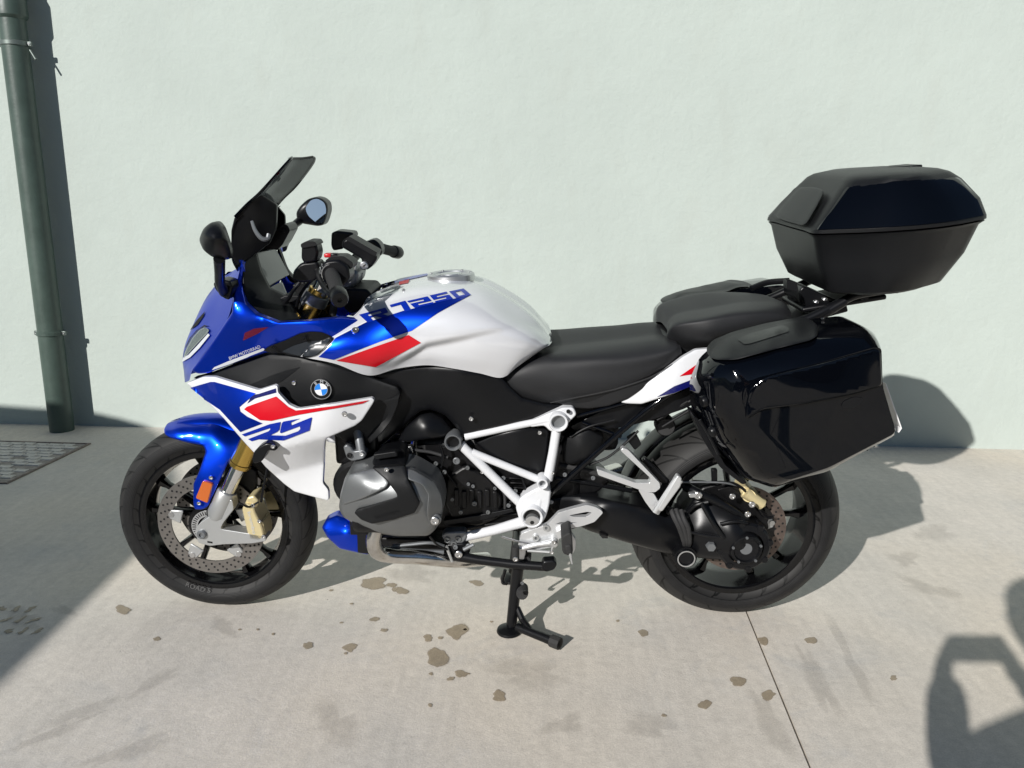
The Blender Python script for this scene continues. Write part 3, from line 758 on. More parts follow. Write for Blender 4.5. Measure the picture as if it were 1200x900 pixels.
# axis through the stanchion
st0, st1 = P(254.5, 601, FY), P(289, 524, FY)
for s in (1, -1):
    def mi(p): p = np.array(p, float); p[1] *= s; return p
    A, B = P(262, 586, FY), P(279, 546, FY); u = (B - A) / np.linalg.norm(B - A)
    # one straight line through the visible stanchion, carried up to the top yoke
    T = P(370, 349, FY); u = (T - A) / np.linalg.norm(T - A)
    low = A - u * .045
    leg = MB().tube([mi(A - u * .06), mi(T + u * .05)], .0205, 20).build('fork_stanchion', 'chrome', bike)
    g0 = P(279.5, 545, FY); g0 = A + u * ((g0 - A) @ u)
    MB().rev([(.0205, 0), (.030, 0), (.0315, .004), (.0315, .012), (.029, .014), (.0275, .04), (.0275, np.linalg.norm(T - g0) + .01)], mi(g0), mi(u), 28).build('fork_tube', 'gold', bike, sharp=30)
    MB().rev([(.034, -.018), (.034, .012)], mi(T), mi(u), 24).build('fork_clamp', 'grey_metal', bike, bevel=.003)
    MB().rev([(.026, 0), (.026, .012), (.016, .014), (.014, .02), (0, .02)], mi(T + u * .012), mi(u), 20, cap=False).build('fork_cap', 'gold', bike)
    lo = MB().rev([(.0, -.062), (.022, -.06), (.0285, -.045), (.0285, .028), (.026, .033), (.021, .034)], mi(A), mi(u), 24, cap=False).build('fork_lower', 'cast_silver', bike, sharp=30)
    if s == 1: fork_lower = lo
# axle clamp and the arm running back to the caliper
prism('axle_clamp', [(228, 622), (233, 614), (247, 604), (256, 592), (272, 585), (274, 597), (262, 612), (258, 620), (296, 626), (311, 628), (312, 634), (296, 637), (262, 638), (246, 640), (232, 636)], -.128, -.088, 'cast_silver', fork_lower, rc=3, bevel=.004)
mirrored(bpy.data.objects['axle_clamp'], bike)
MB().rev([(0, -.133), (.006, -.133), (.006, -.137), (.011, -.137), (.0135, -.134), (.0135, -.12)], FC + P(236.5, 626, -.13) * [1, 0, 1] - FC * [1, 0, 1], (0, 1, 0), 20, cap=False).build('axle_bolt', 'grey_metal', fork_lower)
prism('clamp_slot', [(243, 634), (249, 635), (249, 637), (243, 636)], -.1285, -.12, 'hole_black', fork_lower, rc=0, bevel=0)
# brake calipers
def caliper(s):
    c0 = prism('front_brake_caliper', [(283, 597), (287, 590), (297, 593), (299, 601), (307, 617), (310, 630), (303, 635), (292, 633), (289, 622)], -.128, -.045, 'gold_caliper', bike, rc=3, bevel=.005)
    c1 = prism('caliper_bridge', [(286, 592), (290, 583), (297, 581), (303, 587), (300, 596), (292, 597)], -.118, -.05, 'gold_caliper', c0, rc=2, bevel=.004)
    prism('caliper_piston_cap', [(302, 612), (308, 611), (312, 630), (307, 634)], -.120, -.06, 'gold_caliper', c0, rc=2, bevel=.003)
    for q in ((304, 610.5), (309, 628.5), (296.5, 592)): tick(q[0], q[1], -.129, .006, c0)
    return c0
cal = caliper(1)
text_on('caliper_lettering', 'brembo', (294.5, 624), (288.6, 598), 4.2, cal, 'hole_black', cal, updir=(-1, .25)) if False else text_on('caliper_lettering', 'brembo', (290.2, 600), (296.6, 626), 4.0, cal, 'mark_grey', cal)
mirrored(cal, bike)
tube('brake_hose', [(306, 588, -.12), (308, 575, -.125), (311, 560, -.12), (313, 545, -.11), (309, 525, -.09)], .0035, 'satin_black', bike, 8)
tube('brake_line', [(277, 596, -.131), (281, 590, -.134), (290, 594, -.135), (296, 592, -.13), (303, 588, -.125)], .0028, 'satin_black', bike, 8)
tube('sensor_cable', [(246, 612, -.10), (243, 600, -.1), (247, 585, -.1), (262, 560, -.1), (275, 540, -.09)], .003, 'satin_black', bike, 8)
# fork bridge / dark bits behind the stanchion
prism('fork_brace', [(270, 600), (280, 560), (288, 545), (300, 552), (300, 572), (290, 596), (280, 606)], -.06, -.04, 'engine_black', bike, bevel=.004)

# ---------------------------------------------------------------- front mudguard
def arc_guard(name, c, r, a0, a1, half, m, parent, n=24, drop=.028, thick=.003, edge=None):
    v = []; nj = 13
    for lay in (0, 1):
        for i in range(n + 1):
            a = R_(a0 + (a1 - a0) * i / n); e = np.array([math.cos(a), 0, math.sin(a)])
            tpr = 1 if edge is None else edge(i / n)
            for j in range(nj):
                s = -1 + 2 * j / (nj - 1); ss = abs(s)
                yy = half * tpr * math.copysign(math.sin(min(1, ss) * math.pi / 2) ** .9, s) if s else 0
                rr = r - drop * (1 - math.cos(ss * math.pi / 2)) ** 1.1 - thick * lay
                v.append(c + e * rr + [0, yy * (1 - .02 * lay), 0])
    N = (n + 1) * nj; f = []
    for lay in (0, 1):
        for i in range(n):
            for j in range(nj - 1):
                q = [lay * N + i * nj + j, lay * N + i * nj + j + 1, lay * N + (i + 1) * nj + j + 1, lay * N + (i + 1) * nj + j]
                f.append(tuple(q))
    for i in range(n):
        for j in (0, nj - 1): f.append((i * nj + j, (i + 1) * nj + j, N + (i + 1) * nj + j, N + i * nj + j))
    for j in range(nj - 1):
        for i in (0, n): f.append((i * nj + j, i * nj + j + 1, N + i * nj + j + 1, N + i * nj + j))
    return link(name, v, f, m, parent, sharp=60)
guard = panel('front_mudguard', [(192, 503), (196, 496), (208, 492), (224, 489), (240, 488), (256, 489), (275, 500), (290, 520), (283, 534), (268, 540), (258, 562), (252, 575), (244, 593), (238, 597), (228, 597), (226.5, 590), (226.7, 567), (233, 553), (241, 529), (238, 522), (220, 518.7), (199, 513), (193, 509)],
      [(192, 503, -.045), (196, 496, -.012), (224, 489, -.005), (240, 488, -.005), (256, 489, -.005), (275, 500, -.03), (290, 520, -.085), (283, 534, -.10), (205, 503, -.062), (199, 513, -.074), (225, 504, -.070), (250, 504, -.070), (238, 520, -.090), (220, 518, -.085), (262, 520, -.097),
       (268, 540, -.112), (241, 532, -.103), (228, 566, -.116), (252, 575, -.122), (240, 596, -.122), (240, 565, -.122)], 'blue_paint', bike, thick=.004, er=.004, step=3.5, mirror=True)
arc_guard('mudguard_crown', FC, RF + .024, 105, 40, .05, 'blue_paint', bike, drop=.03)
rf = prism('side_reflector', [(237.5, 563.5), (249, 567.5), (243, 590), (229, 584)], -.132, -.118, 'orange_lens', guard, rc=2, bevel=.002)
for q in ((247.5, 559.5), (233.5, 589.5)): tick(q[0], q[1], -.127, .006, guard)

# ---------------------------------------------------------------- nose and upper cowl
def nose_row(crest, mid, sil, dx=-.010):
    c, m_, s_ = P(*crest), P(*mid), P(*sil)
    ctr = np.array([s_[0] + dx, 0, s_[2] + .004]); return [c, m_, s_, ctr]
rows = [nose_row((222, 446, -.125), (217.5, 448, -.085), (217, 447, -.055)),
        nose_row((226, 433, -.140), (218.5, 434, -.095), (215.5, 435, -.055)),
        nose_row((238, 416, -.160), (224, 418, -.105), (214, 421, -.055)),
        nose_row((252, 396, -.180), (234, 399, -.12), (218, 402, -.055)),
        nose_row((266, 375, -.200), (248, 376, -.135), (229, 376, -.06)),
        nose_row((272.5, 355, -.205), (257, 354, -.14), (240, 353, -.06)),
        nose_row((276, 338, -.195), (263, 337, -.135), (250, 338, -.06)),
        nose_row((282, 312, -.175), (272, 318, -.12), (262, 324, -.06))]
nose = gridsurf('nose_cowl', rows, 'blue_paint', bike, k=5, mirror=True, world=True)
cowl = panel('side_cowl', [(283.5, 304), (279, 322), (274, 345), (272, 366), (266, 375), (252, 396), (238, 416), (224, 434), (232, 438), (246, 437), (252, 434), (282, 423), (313, 413), (328, 413), (352, 418),
                           (392, 396), (431, 376), (400, 372), (360, 376), (326, 378), (300, 368), (288, 356), (285, 340), (288, 318)],
      [(283, 304, -.175), (274, 345, -.210), (272, 366, -.222), (266, 375, -.212), (252, 396, -.186), (238, 416, -.163), (224, 434, -.142), (246, 437, -.166), (282, 423, -.202), (313, 413, -.224), (352, 418, -.246),
       (392, 396, -.250), (431, 376, -.205), (400, 372, -.235), (360, 376, -.262), (326, 378, -.265), (300, 372, -.255), (288, 356, -.215), (289, 330, -.165), (300, 395, -.240), (268, 415, -.194), (340, 395, -.256)],
      'blue_paint', bike, thick=.02, er=.006, mirror=True)
# dark intake insert and its lens
sticker('light_stripe', [(249, 433), (270, 426), (311.5, 409.3), (309, 407), (268, 423), (252, 430)], cowl, 'mark_grey', cowl, off=.003, step=2.5)
text_on('maker_lettering', 'BMW MOTORRAD', (270, 421.5), (306, 407), 3.8, cowl, 'mark_grey', cowl, off=.0026)
sticker('dark_red_stripe', [(285, 399), (287, 390), (298, 385), (315, 383), (302, 391)], cowl, 'dark_red', cowl, off=.0010)
# headlamp lenses and trim
HLP = [(216.5, 420), (217.3, 415), (220, 408), (226.7, 396), (234.7, 387), (241.3, 383.5), (246.5, 387), (244, 391), (231, 404.5), (221.5, 415)]
hl = sticker('headlamp', HLP, nose, 'lamp_chrome', bike, off=.003, rc=2)
sticker('headlamp_lens', HLP, nose, 'lens_glass', bike, off=.006, rc=2)
sticker('headlamp_rim', [(214.8, 424), (216, 419), (222, 416), (232, 405.5), (245, 391), (247, 393), (235, 408), (224, 419)], nose, 'mark_grey', bike, off=.003)
sticker('headlamp_trim', [(218, 408), (224, 396), (232, 387), (241, 381), (245, 382.5), (241, 383), (234.5, 386), (226, 395), (219.5, 407)], nose, 'satin_black', bike, off=.0035)
sticker('air_inlet', [(223.5, 387), (231, 376), (241, 365), (239, 371), (232, 381)], nose, 'hole_black', bike, off=.002)
mirrored(hl, bike)

# ---------------------------------------------------------------- white side fairing with its graphics
fair_out = [(218.5, 449), (238, 441.5), (252, 441.5), (303, 457), (322, 451), (325.5, 453), (326, 460), (339, 474), (350, 479), (392, 473), (436, 466), (439, 469), (437, 473), (424, 493), (416, 499), (382, 514),
            (381, 520), (378.5, 566), (385, 574), (385.5, 587), (374, 584), (345, 576), (333, 567), (311, 547), (300, 533), (287, 519), (262, 490), (240, 468)]
fair_ctl = [(218.5, 449, -.120), (238, 441.5, -.170), (252, 441.5, -.195), (303, 457, -.255), (325, 453, -.268), (350, 479, -.285), (392, 473, -.292), (438, 468, -.262), (424, 493, -.268), (382, 514, -.283), (381, 530, -.262),
            (379, 566, -.255), (385, 587, -.252), (345, 576, -.240), (311, 547, -.245), (287, 519, -.240), (262, 490, -.222), (240, 468, -.180), (300, 490, -.272), (340, 505, -.288), (370, 500, -.292), (335, 535, -.270), (360, 545, -.262)]
fairing = panel('side_fairing', fair_out, fair_ctl, 'white_paint', bike, thick=.012, er=.003, step=3, mirror=True,
                creases=[[(336, 526), (360, 516), (381, 512), (415, 498)]], lin=lambda p: .040 * np.clip(((p[:, 1] - 520) - (p[:, 0] - 350) * -.25) / 30, 0, 1) * 1.0)
fb = bvh_of([fairing])
sticker('blue_graphic', [(223, 454.5), (247, 447.5), (252, 447.5), (300, 461), (281, 477), (282, 482), (290, 488), (308, 496), (287, 504), (282, 506), (258, 480), (240, 468)], fb, 'blue_paint', fairing)
sticker('navy_graphic', [(296, 463), (304, 461.5), (323.5, 455), (324, 460), (299, 467), (290, 473)], fb, 'navy_decal', fairing)
sticker('red_graphic', [(286.5, 479.5), (290, 476.5), (324, 464.5), (338, 476.5), (347, 481), (392, 475.5), (433, 468.6), (425, 472.5), (350, 486), (318, 493), (305, 492)], fb, 'red_decal', fairing, off=.002, step=2.5)
# the two letters, drawn as slanted block strokes
RSL = [[(283.75, 508.75), (316.67, 496.67), (329.17, 494.17), (327.67, 503.33), (325.00, 505.83), (317.50, 509.33), (303.33, 514.33), (295.42, 516.67), (291.25, 514.17), (315.00, 505.00), (317.08, 502.92), (316.67, 501.25), (287.50, 511.00)],
       [(317.50, 509.58), (335.00, 510.17), (349.58, 505.00), (352.08, 502.50), (351.67, 499.17), (329.58, 507.33), (328.33, 506.25), (330.42, 495.83), (332.50, 493.75), (352.50, 490.17), (348.33, 491.67), (341.25, 495.00), (341.67, 498.33), (365.42, 488.75), (365.83, 489.58), (362.92, 504.17), (332.50, 515.83), (303.33, 514.33)]]
for q in RSL: sticker('letter_stroke', q, fb, 'blue_decal', fairing, off=.002, step=2.5)
for q in ((404, 485),): tick(q[0], q[1], -.296, .0075, fairing)
# indicator bracket stub on the fairing edge
prism('indicator_stub', [(295, 540), (297, 530), (303, 524), (312, 519), (321, 521), (326, 525), (322, 529), (314, 528), (311, 533), (307, 541), (298, 544)], -.30, -.25, 'satin_black', fairing, rc=3, bevel=.006)
tick(320, 523, -.303, .0055, fairing)

# ---------------------------------------------------------------- black inner trim with the roundel
trim_out = [(226, 443), (246, 438), (282, 424), (313, 414), (350, 417), (378, 424), (430, 440), (466, 453), (470, 461), (466, 474), (457, 492), (447, 508), (432, 520), (420, 528), (404, 520), (382, 500), (350, 482), (320, 470), (290, 458), (255, 450)]
trim = panel('inner_trim', trim_out, [(226, 443, -.105), (246, 438, -.145), (282, 424, -.180), (313, 414, -.203), (350, 417, -.230), (430, 440, -.225), (468, 458, -.225), (447, 508, -.205), (420, 528, -.195), (350, 482, -.235), (290, 458, -.21), (377, 456, -.252), (340, 450, -.235), (420, 470, -.235)],
             'matte_black', bike, thick=.02, er=.008, mirror=True)
sticker('trim_recess', [(282, 455), (300, 448), (318, 440), (336, 434), (352, 430), (330, 447), (318, 452), (305, 457)], trim, 'satin_black', trim, off=.0015)
tk = on_surface(345, 448.5, bvh_of([trim]), .001)[0]; bolt(tk, .006, trim)
# roundel
rc0, rn = on_surface(376.8, 455.6, bvh_of([trim]), .001); rn = np.array([0, -1, -.02]); rn /= np.linalg.norm(rn)
rad = .0262
rd = MB().rev([(0, .004), (rad * .93, .004), (rad, .002), (rad, -.004)], rc0, rn, 40, cap=False).build('roundel', 'gloss_black', trim)
MB().rev([(rad * .95, .003), (rad * .95, .0052), (rad * 1.0, .0052), (rad * 1.01, .001)], rc0, rn, 40, close=False, cap=False).build('roundel_rim', 'silver', rd)
MB().rev([(rad * .60, .0035), (rad * .60, .0050), (rad * .64, .0050), (rad * .64, .0035)], rc0, rn, 40, close=True).build('roundel_ring', 'silver', rd)
u_ = np.array([1.0, 0, 0]); v_ = np.array([0, 0, 1.0]); tilt = R_(8)
for k in range(4):
    vs = [rc0 + rn * .0048]
    for j in range(9):
        a = R_(90 * k) + R_(90) * j / 8 + tilt; vs.append(rc0 + rn * .0048 + (u_ * math.cos(a) + v_ * math.sin(a)) * rad * .605)
    link('roundel_quarter', vs, [(0, j, j + 1) for j in range(1, 9)], 'logo_white' if k % 2 == 0 else 'logo_blue', rd, smooth=False)
for ch, ang in (('B', 128), ('M', 82), ('W', 38)):
    v, f = text_polys(ch); v = v - (v.max(0) + v.min(0)) / 2; sc = rad * .30 / .7; a = R_(ang)
    er_, et = u_ * math.cos(a) + v_ * math.sin(a), u_ * math.sin(a) - v_ * math.cos(a)
    link('roundel_letter', [rc0 + rn * .0046 + er_ * (rad * .79 + q[1] * sc) + et * q[0] * sc for q in v], f, 'mark_grey', rd, smooth=False)

# ---------------------------------------------------------------- tank cover
def trow(bot, mid, sh, topc, extra=None): return [bot, mid, sh, topc]
# stations from the front to the back: bottom edge, lower bulge, upper bulge, shoulder, ridge, centre line
ts = [[(352, 418, -.263), (356, 414, -.263), (362, 408, -.262), (370, 402, -.26), (378, 397, -.256), (386, 393, -.252)],
      [(392, 426, -.262), (396, 413, -.272), (402, 397, -.262), (408, 384, -.235), (414, 373, -.20), (420, 365, -.17)],
      [(432, 440, -.235), (436, 420, -.262), (436, 398, -.258), (434, 376, -.225), (432, 356, -.16), (434, 346, -.08)],
      [(465, 432, -.225), (468, 412, -.252), (468, 388, -.252), (466, 364, -.222), (466, 344, -.155), (468, 331.5, 0)],
      [(500, 428, -.222), (503, 412, -.245), (504, 388, -.252), (502, 364, -.228), (500, 340, -.155), (502, 325.5, 0)],
      [(532, 432, -.220), (536, 416, -.238), (538, 392, -.25), (536, 366, -.230), (534, 342, -.155), (536, 325.5, 0)],
      [(562, 437.5, -.212), (568, 420, -.230), (570, 398, -.240), (570, 374, -.225), (568, 350, -.15), (566, 332, 0)],
      [(588, 442.5, -.200), (597, 424, -.215), (602, 404, -.222), (604, 386, -.205), (602, 368, -.135), (600, 349.5, 0)],
      [(606, 430, -.190), (616, 417, -.200), (622, 404, -.200), (626, 393, -.175), (626, 382, -.11), (626, 369, 0)],
      [(626, 416, -.170), (633, 410, -.175), (638, 404, -.165), (641, 399, -.13), (643, 394, -.075), (642, 388, 0)],
      [(640, 407, -.150), (643, 405, -.145), (645, 403, -.125), (646.5, 401, -.09), (647, 399, -.05), (646, 396, 0)]]
def tank_mod(Gp):
    cl = np.array([(462, 424), (500, 401), (540, 393), (580, 384), (612, 376)], float)
    yl = np.interp(Gp[..., 0], cl[:, 0], cl[:, 1]); d = Gp[..., 1] - yl
    win = np.clip((Gp[..., 0] - 445) / 45, 0, 1) * np.clip((618 - Gp[..., 0]) / 90, 0, 1)
    dent = np.where(d > 0, np.exp(-(d / 19) ** 2) * np.clip(d / 7, 0, 1) ** 1.3, 0) - .25 * np.exp(-(d / 9) ** 2) * np.clip(1 - d / 7, 0, 1)
    Gp[..., 2] += .012 * dent * win
    return Gp
for ri_, r_ in enumerate(ts):                  # one more column so that the top rolls over flat at the centre line
    s_, c_ = r_[4], r_[5]
    r_.insert(5, (c_[0] * .75 + s_[0] * .25, c_[1] + 4.5, -.07) if c_[2] == 0 and ri_ < 9 else tuple(.5 * (a + b) for a, b in zip(s_, c_)))
tank = gridsurf('tank_cover', ts, 'silver_white', bike, k=12, mirror=True, sharp=60, mod=tank_mod)
tb = bvh_of([tank, cowl])
sticker('blue_band', [(393, 396.8), (384, 409), (373.5, 418), (391, 421.3), (446, 400), (482.5, 387.5), (512.5, 367.5), (551, 346.3), (531, 350.8), (511, 354.5), (487.5, 361.2), (472, 364.8), (446, 373.2), (430, 378)], tb, 'blue_paint', tank)
sticker('red_block', [(394, 422.2), (479, 392.5), (493.5, 401.5), (440, 429.8)], tb, 'red_decal', tank)
sticker('seam_line', [(393, 396.5), (432, 376.6), (432, 375.4), (393, 395)], tb, 'white_paint', tank, off=.0016, step=3)
ins = sticker('intake_surround', [(308, 410), (318, 404), (335, 398), (352, 390), (365, 388), (378, 389), (387, 393), (392, 397), (382, 408), (372, 416), (360, 419), (340, 415), (322, 413)], tb, 'satin_black', cowl, off=.003, rc=3)
sticker('intake_lens', [(331, 411), (345, 404), (362, 399), (388, 398), (380, 408), (371, 416), (358, 417)], tb, 'intake_smoke', cowl, off=.0045, rc=3)
tick(357.5, 397, -.272, .0055, cowl, m='satin_black'); tick(320, 406.5, -.252, .0055, cowl, m='satin_black')
sticker('blue_ridge', [(436, 339.5), (447, 333), (470, 326.5), (500, 321), (504, 322.5), (472, 329.5), (449, 336), (437, 343)], tb, 'blue_decal', tank, step=3)
sticker('red_tick', [(468, 330.5), (480, 327.5), (478.5, 332), (467.5, 334)], tb, 'red_decal', tank, off=.0013, step=3)
def skew(quad, u, v):
    a, b, c, d = [np.array(q, float) for q in quad]; return tuple(a * (1 - u) * (1 - v) + b * u * (1 - v) + c * u * v + d * (1 - u) * v)
def glyph(strokes, quad, nm):
    for s in strokes: sticker(nm, [skew(quad, *p) for p in s], tb, 'blue_decal', tank, off=.0022, step=2.5)
t_ = .30
D1 = [[(.0, 0), (.72, 0), (.72, .24), (.0, .24)], [(.40, .2), (.72, .2), (.72, 1), (.40, 1)]]
D2 = [[(0, 0), (1, 0), (1, .22), (0, .22)], [(.70, .2), (1, .2), (1, .6), (.70, .6)], [(0, .4), (.75, .4), (.75, .6), (0, .6)], [(0, .58), (.3, .58), (.3, 1), (0, 1)], [(.28, .78), (1, .78), (1, 1), (.28, 1)]]
D5 = [[(0, 0), (1, 0), (1, .22), (0, .22)], [(0, .2), (.3, .2), (.3, .6), (0, .6)], [(.28, .4), (1, .4), (1, .6), (.28, .6)], [(.7, .58), (1, .58), (1, 1), (.7, 1)], [(0, .78), (.75, .78), (.75, 1), (0, 1)]]
D0 = [[(0, 0), (1, 0), (1, .22), (0, .22)], [(0, .2), (.3, .2), (.3, 1), (0, 1)], [(.7, .2), (1, .2), (1, 1), (.7, 1)], [(.28, .78), (.72, .78), (.72, 1), (.28, 1)]]
DR = [[(0, 0), (1, 0), (1, .22), (0, .22)], [(0, .2), (.26, .2), (.26, 1), (0, 1)], [(.76, .2), (1, .2), (1, .58), (.76, .58)], [(.24, .42), (.78, .42), (.78, .6), (.24, .6)], [(.45, .58), (.74, .58), (1, 1), (.7, 1)]]
D1 = [[(0, 0), (1, 0), (1, .24), (0, .24)], [(.62, .2), (1, .2), (1, 1), (.62, 1)]]
glyph(DR, [(421, 369.5), (452, 361), (458, 371), (431, 378.5)], 'letter_stroke')
glyph(D1, [(457, 358), (475, 353), (482, 364), (463, 369)], 'letter_stroke')
glyph(D2, [(477, 353.5), (501, 348), (509, 356.5), (486, 361.5)], 'letter_stroke')
glyph(D5, [(503.5, 347), (523, 342.5), (531, 351), (511, 355.5)], 'letter_stroke')
glyph(D0, [(526, 342.3), (543, 338.8), (552, 346.5), (534.5, 350.3)], 'letter_stroke')
# filler cap on the ridge
cc = on_surface(527, 327, tb, 0)[0]; cc[1] = 0; cc[2] += .004; cz = np.array([-.04, 0, 1.0])
cap_ = MB().rev([(.066, -.012), (.064, .004), (.058, .008), (.048, .006), (.046, .003), (.03, .003), (.028, .006), (0, .007)], cc, cz, 40, cap=False).build('filler_cap', 'silver', tank, sharp=30)
for k in range(6):
    a = k * math.pi / 3; bolt(cc + np.array([math.cos(a) * .054, math.sin(a) * .054, .0068 + math.cos(a) * .002]), .004, cap_, axis=cz, h=.002)
for q in ((398, 387.5), (416.5, 388)): 
    h = on_surface(*q, tb, .002)
    if q[0] > 410: bolt(h[0], .009, tank, axis=h[1])
h = on_surface(473, 340.5, tb, .001); bolt(h[0], .004, tank, axis=h[1])

# ---------------------------------------------------------------- black mid body below the tank
mid_out = [(430, 441), (465, 433), (500, 428.5), (532, 431), (588, 441), (597, 452), (612, 466), (640, 473), (670, 474), (664, 481), (640, 487), (600, 497), (560, 506), (543, 512), (534, 500), (522, 487), (506, 480), (492, 482), (480, 492), (466, 506), (450, 520), (434, 528), (430, 505), (440, 470)]
midp = panel('frame_cover', mid_out, [(430, 441, -.205), (465, 433, -.208), (500, 428.5, -.205), (588, 441, -.19), (612, 466, -.185), (670, 474, -.165), (600, 497, -.19), (543, 512, -.185), (506, 480, -.192), (466, 506, -.18), (434, 528, -.17), (500, 455, -.205), (560, 470, -.205), (540, 440, -.215)],
             'satin_black', bike, thick=.03, er=.008, mirror=True)
tick(552, 490.5, -.212, .006, midp)
panel('side_air_scoop', [(447, 470), (462, 466), (469, 461), (466, 476), (458, 494), (447, 508), (433, 520), (428, 508), (438, 490)], [(447, 470, -.222), (469, 461, -.24), (447, 508, -.225), (428, 508, -.20), (450, 488, -.212)], 'matte_black', bike, thick=.01, er=.004)
panel('throttle_cover', [(466, 516), (476, 500), (492, 486), (506, 483), (520, 490), (530, 503), (520, 512), (506, 514), (490, 516), (478, 518)], [(466, 516, -.17), (506, 483, -.17), (530, 503, -.17), (490, 516, -.2), (500, 500, -.2)], 'satin_black', bike, thick=.02, er=.006)

# ---------------------------------------------------------------- seats
ss = [[(588, 443, -.150), (586, 447, -.158), (587, 452, -.16), (591, 451, -.12), (596, 448, 0)][::-1]]
seat_rows = [
  [(600, 466, -0.15), (590, 452, -0.165), (590, 442, -0.17), (605, 430, -0.165), (625, 414.5, -0.11), (640, 407.5, 0)],
  [(622, 470, -0.16), (612, 455, -0.182), (616, 436, -0.185), (634, 420, -0.165), (648, 412.0, -0.11), (652, 405.0, 0)],
  [(655, 473, -0.165), (650, 456, -0.19), (655, 438, -0.19), (664, 420, -0.172), (672, 409.5, -0.11), (676, 402.5, 0)],
  [(690, 477, -0.165), (690, 458, -0.192), (694, 438, -0.192), (700, 419, -0.178), (704, 406.0, -0.11), (706, 399.0, 0)],
  [(722, 470, -0.16), (724, 455, -0.188), (728, 437, -0.19), (734, 418, -0.178), (738, 402.5, -0.11), (738, 395.5, 0)],
  [(752, 453, -0.155), (756, 442, -0.18), (760, 430, -0.182), (765, 414, -0.172), (768, 399.0, -0.11), (766, 392.0, 0)],
  [(778, 434, -0.15), (782, 427, -0.168), (786, 419, -0.17), (790, 408, -0.162), (790, 399.5, -0.11), (782, 392.5, 0)],
  [(798, 418, -0.145), (799, 415, -0.15), (799, 412, -0.15), (797, 405, -0.145), (794, 402.5, -0.11), (788, 395.5, 0)]]
seat = gridsurf('rider_seat', seat_rows, 'seat_vinyl', bike, k=6, mirror=True)
panel('seat_skirt', [(652, 472), (672, 466), (700, 460), (730, 452), (762, 442), (792, 424), (799, 416), (800, 420), (775, 440), (755, 455), (735, 468), (712, 476), (690, 479), (670, 478)], [(652, 472, -.168), (730, 452, -.190), (800, 418, -.16), (712, 476, -.175), (690, 479, -.17)], 'seat_vinyl', seat, thick=.02, er=.004, mirror=True)
tube('seat_seam', [(645, 472, -.178), (672, 466.5, -.189), (700, 461, -.196), (730, 453.5, -.196), (762, 442, -.188), (788, 427, -.178)], .0012, 'rubber', seat, 6)
pill_rows = [
  [(802, 414, -0.0806), (795, 406, -0.0961), (786, 400, -0.0961), (781, 394, -0.0899), (782, 387.5, -0.055799999999999995), (779, 382, 0.0)],
  [(813.5, 409, -0.1118), (805.5, 398, -0.1419), (794.5, 386, -0.1419), (790.5, 380, -0.129), (791.5, 373.5, -0.0774), (792.0, 368, 0.0)],
  [(835, 404, -0.13), (830, 394, -0.168), (826, 380, -0.17), (825, 373, -0.155), (827, 366.5, -0.09), (829, 361, 0)],
  [(862, 398, -0.13), (860, 389, -0.165), (860, 376, -0.168), (860, 366.5, -0.152), (863, 360.0, -0.09), (865, 354.5, 0)],
  [(888, 391, -0.125), (889, 383, -0.155), (890, 372, -0.158), (892, 365, -0.145), (895, 358.5, -0.09), (896, 353, 0)],
  [(912, 384, -0.115), (914, 378, -0.14), (916, 372, -0.142), (917, 366, -0.13), (918, 359.5, -0.09), (917, 354, 0)],
  [(924, 389, -0.1), (926, 383, -0.115), (928, 377, -0.115), (928, 371, -0.105), (926, 364.5, -0.09), (923, 359, 0)]]
pill = gridsurf('pillion_seat', pill_rows, 'seat_vinyl', bike, k=6, mirror=True)
MB().box(P(840, 385, 0) - [0, 0, .06], (.30, .20, .10)).build('seat_pan', 'matte_black', bike, bevel=.01)
MB().box(P(690, 440, 0) - [0, 0, .03], (.42, .24, .14)).build('seat_base', 'matte_black', bike, bevel=.02)

# tail panel
tail = panel('tail_panel', [(727, 471.5), (745, 458), (780, 433), (800, 418), (815, 409.5), (833, 408), (842, 412), (838, 440), (815, 450), (790, 461), (752, 473.5), (735, 473)],
      [(727, 471.5, -.175), (780, 433, -.182), (815, 409.5, -.165), (842, 412, -.16), (838, 440, -.17), (752, 473.5, -.18), (790, 445, -.192)], 'white_paint', bike, thick=.012, er=.004, mirror=True)
sticker('red_wedge', [(796, 441), (815.5, 427.5), (826, 423), (820, 437)], tail, 'red_decal', tail)
sticker('blue_sweep', [(770, 465), (790, 452.5), (815, 443), (836, 433), (836, 439), (812, 451), (790, 460)], tail, 'navy_decal', tail)
prism('tail_underside', [(668, 500), (700, 484), (735, 473), (768, 472), (790, 462), (815, 452), (830, 450), (822, 470), (800, 480), (765, 492), (735, 500), (700, 504), (676, 508)], -.150, -.06, 'satin_black', bike, rc=3, bevel=.006)
tick(763.5, 476.5, -.153, .0085, bike, m='grey_metal', name='seat_lock')

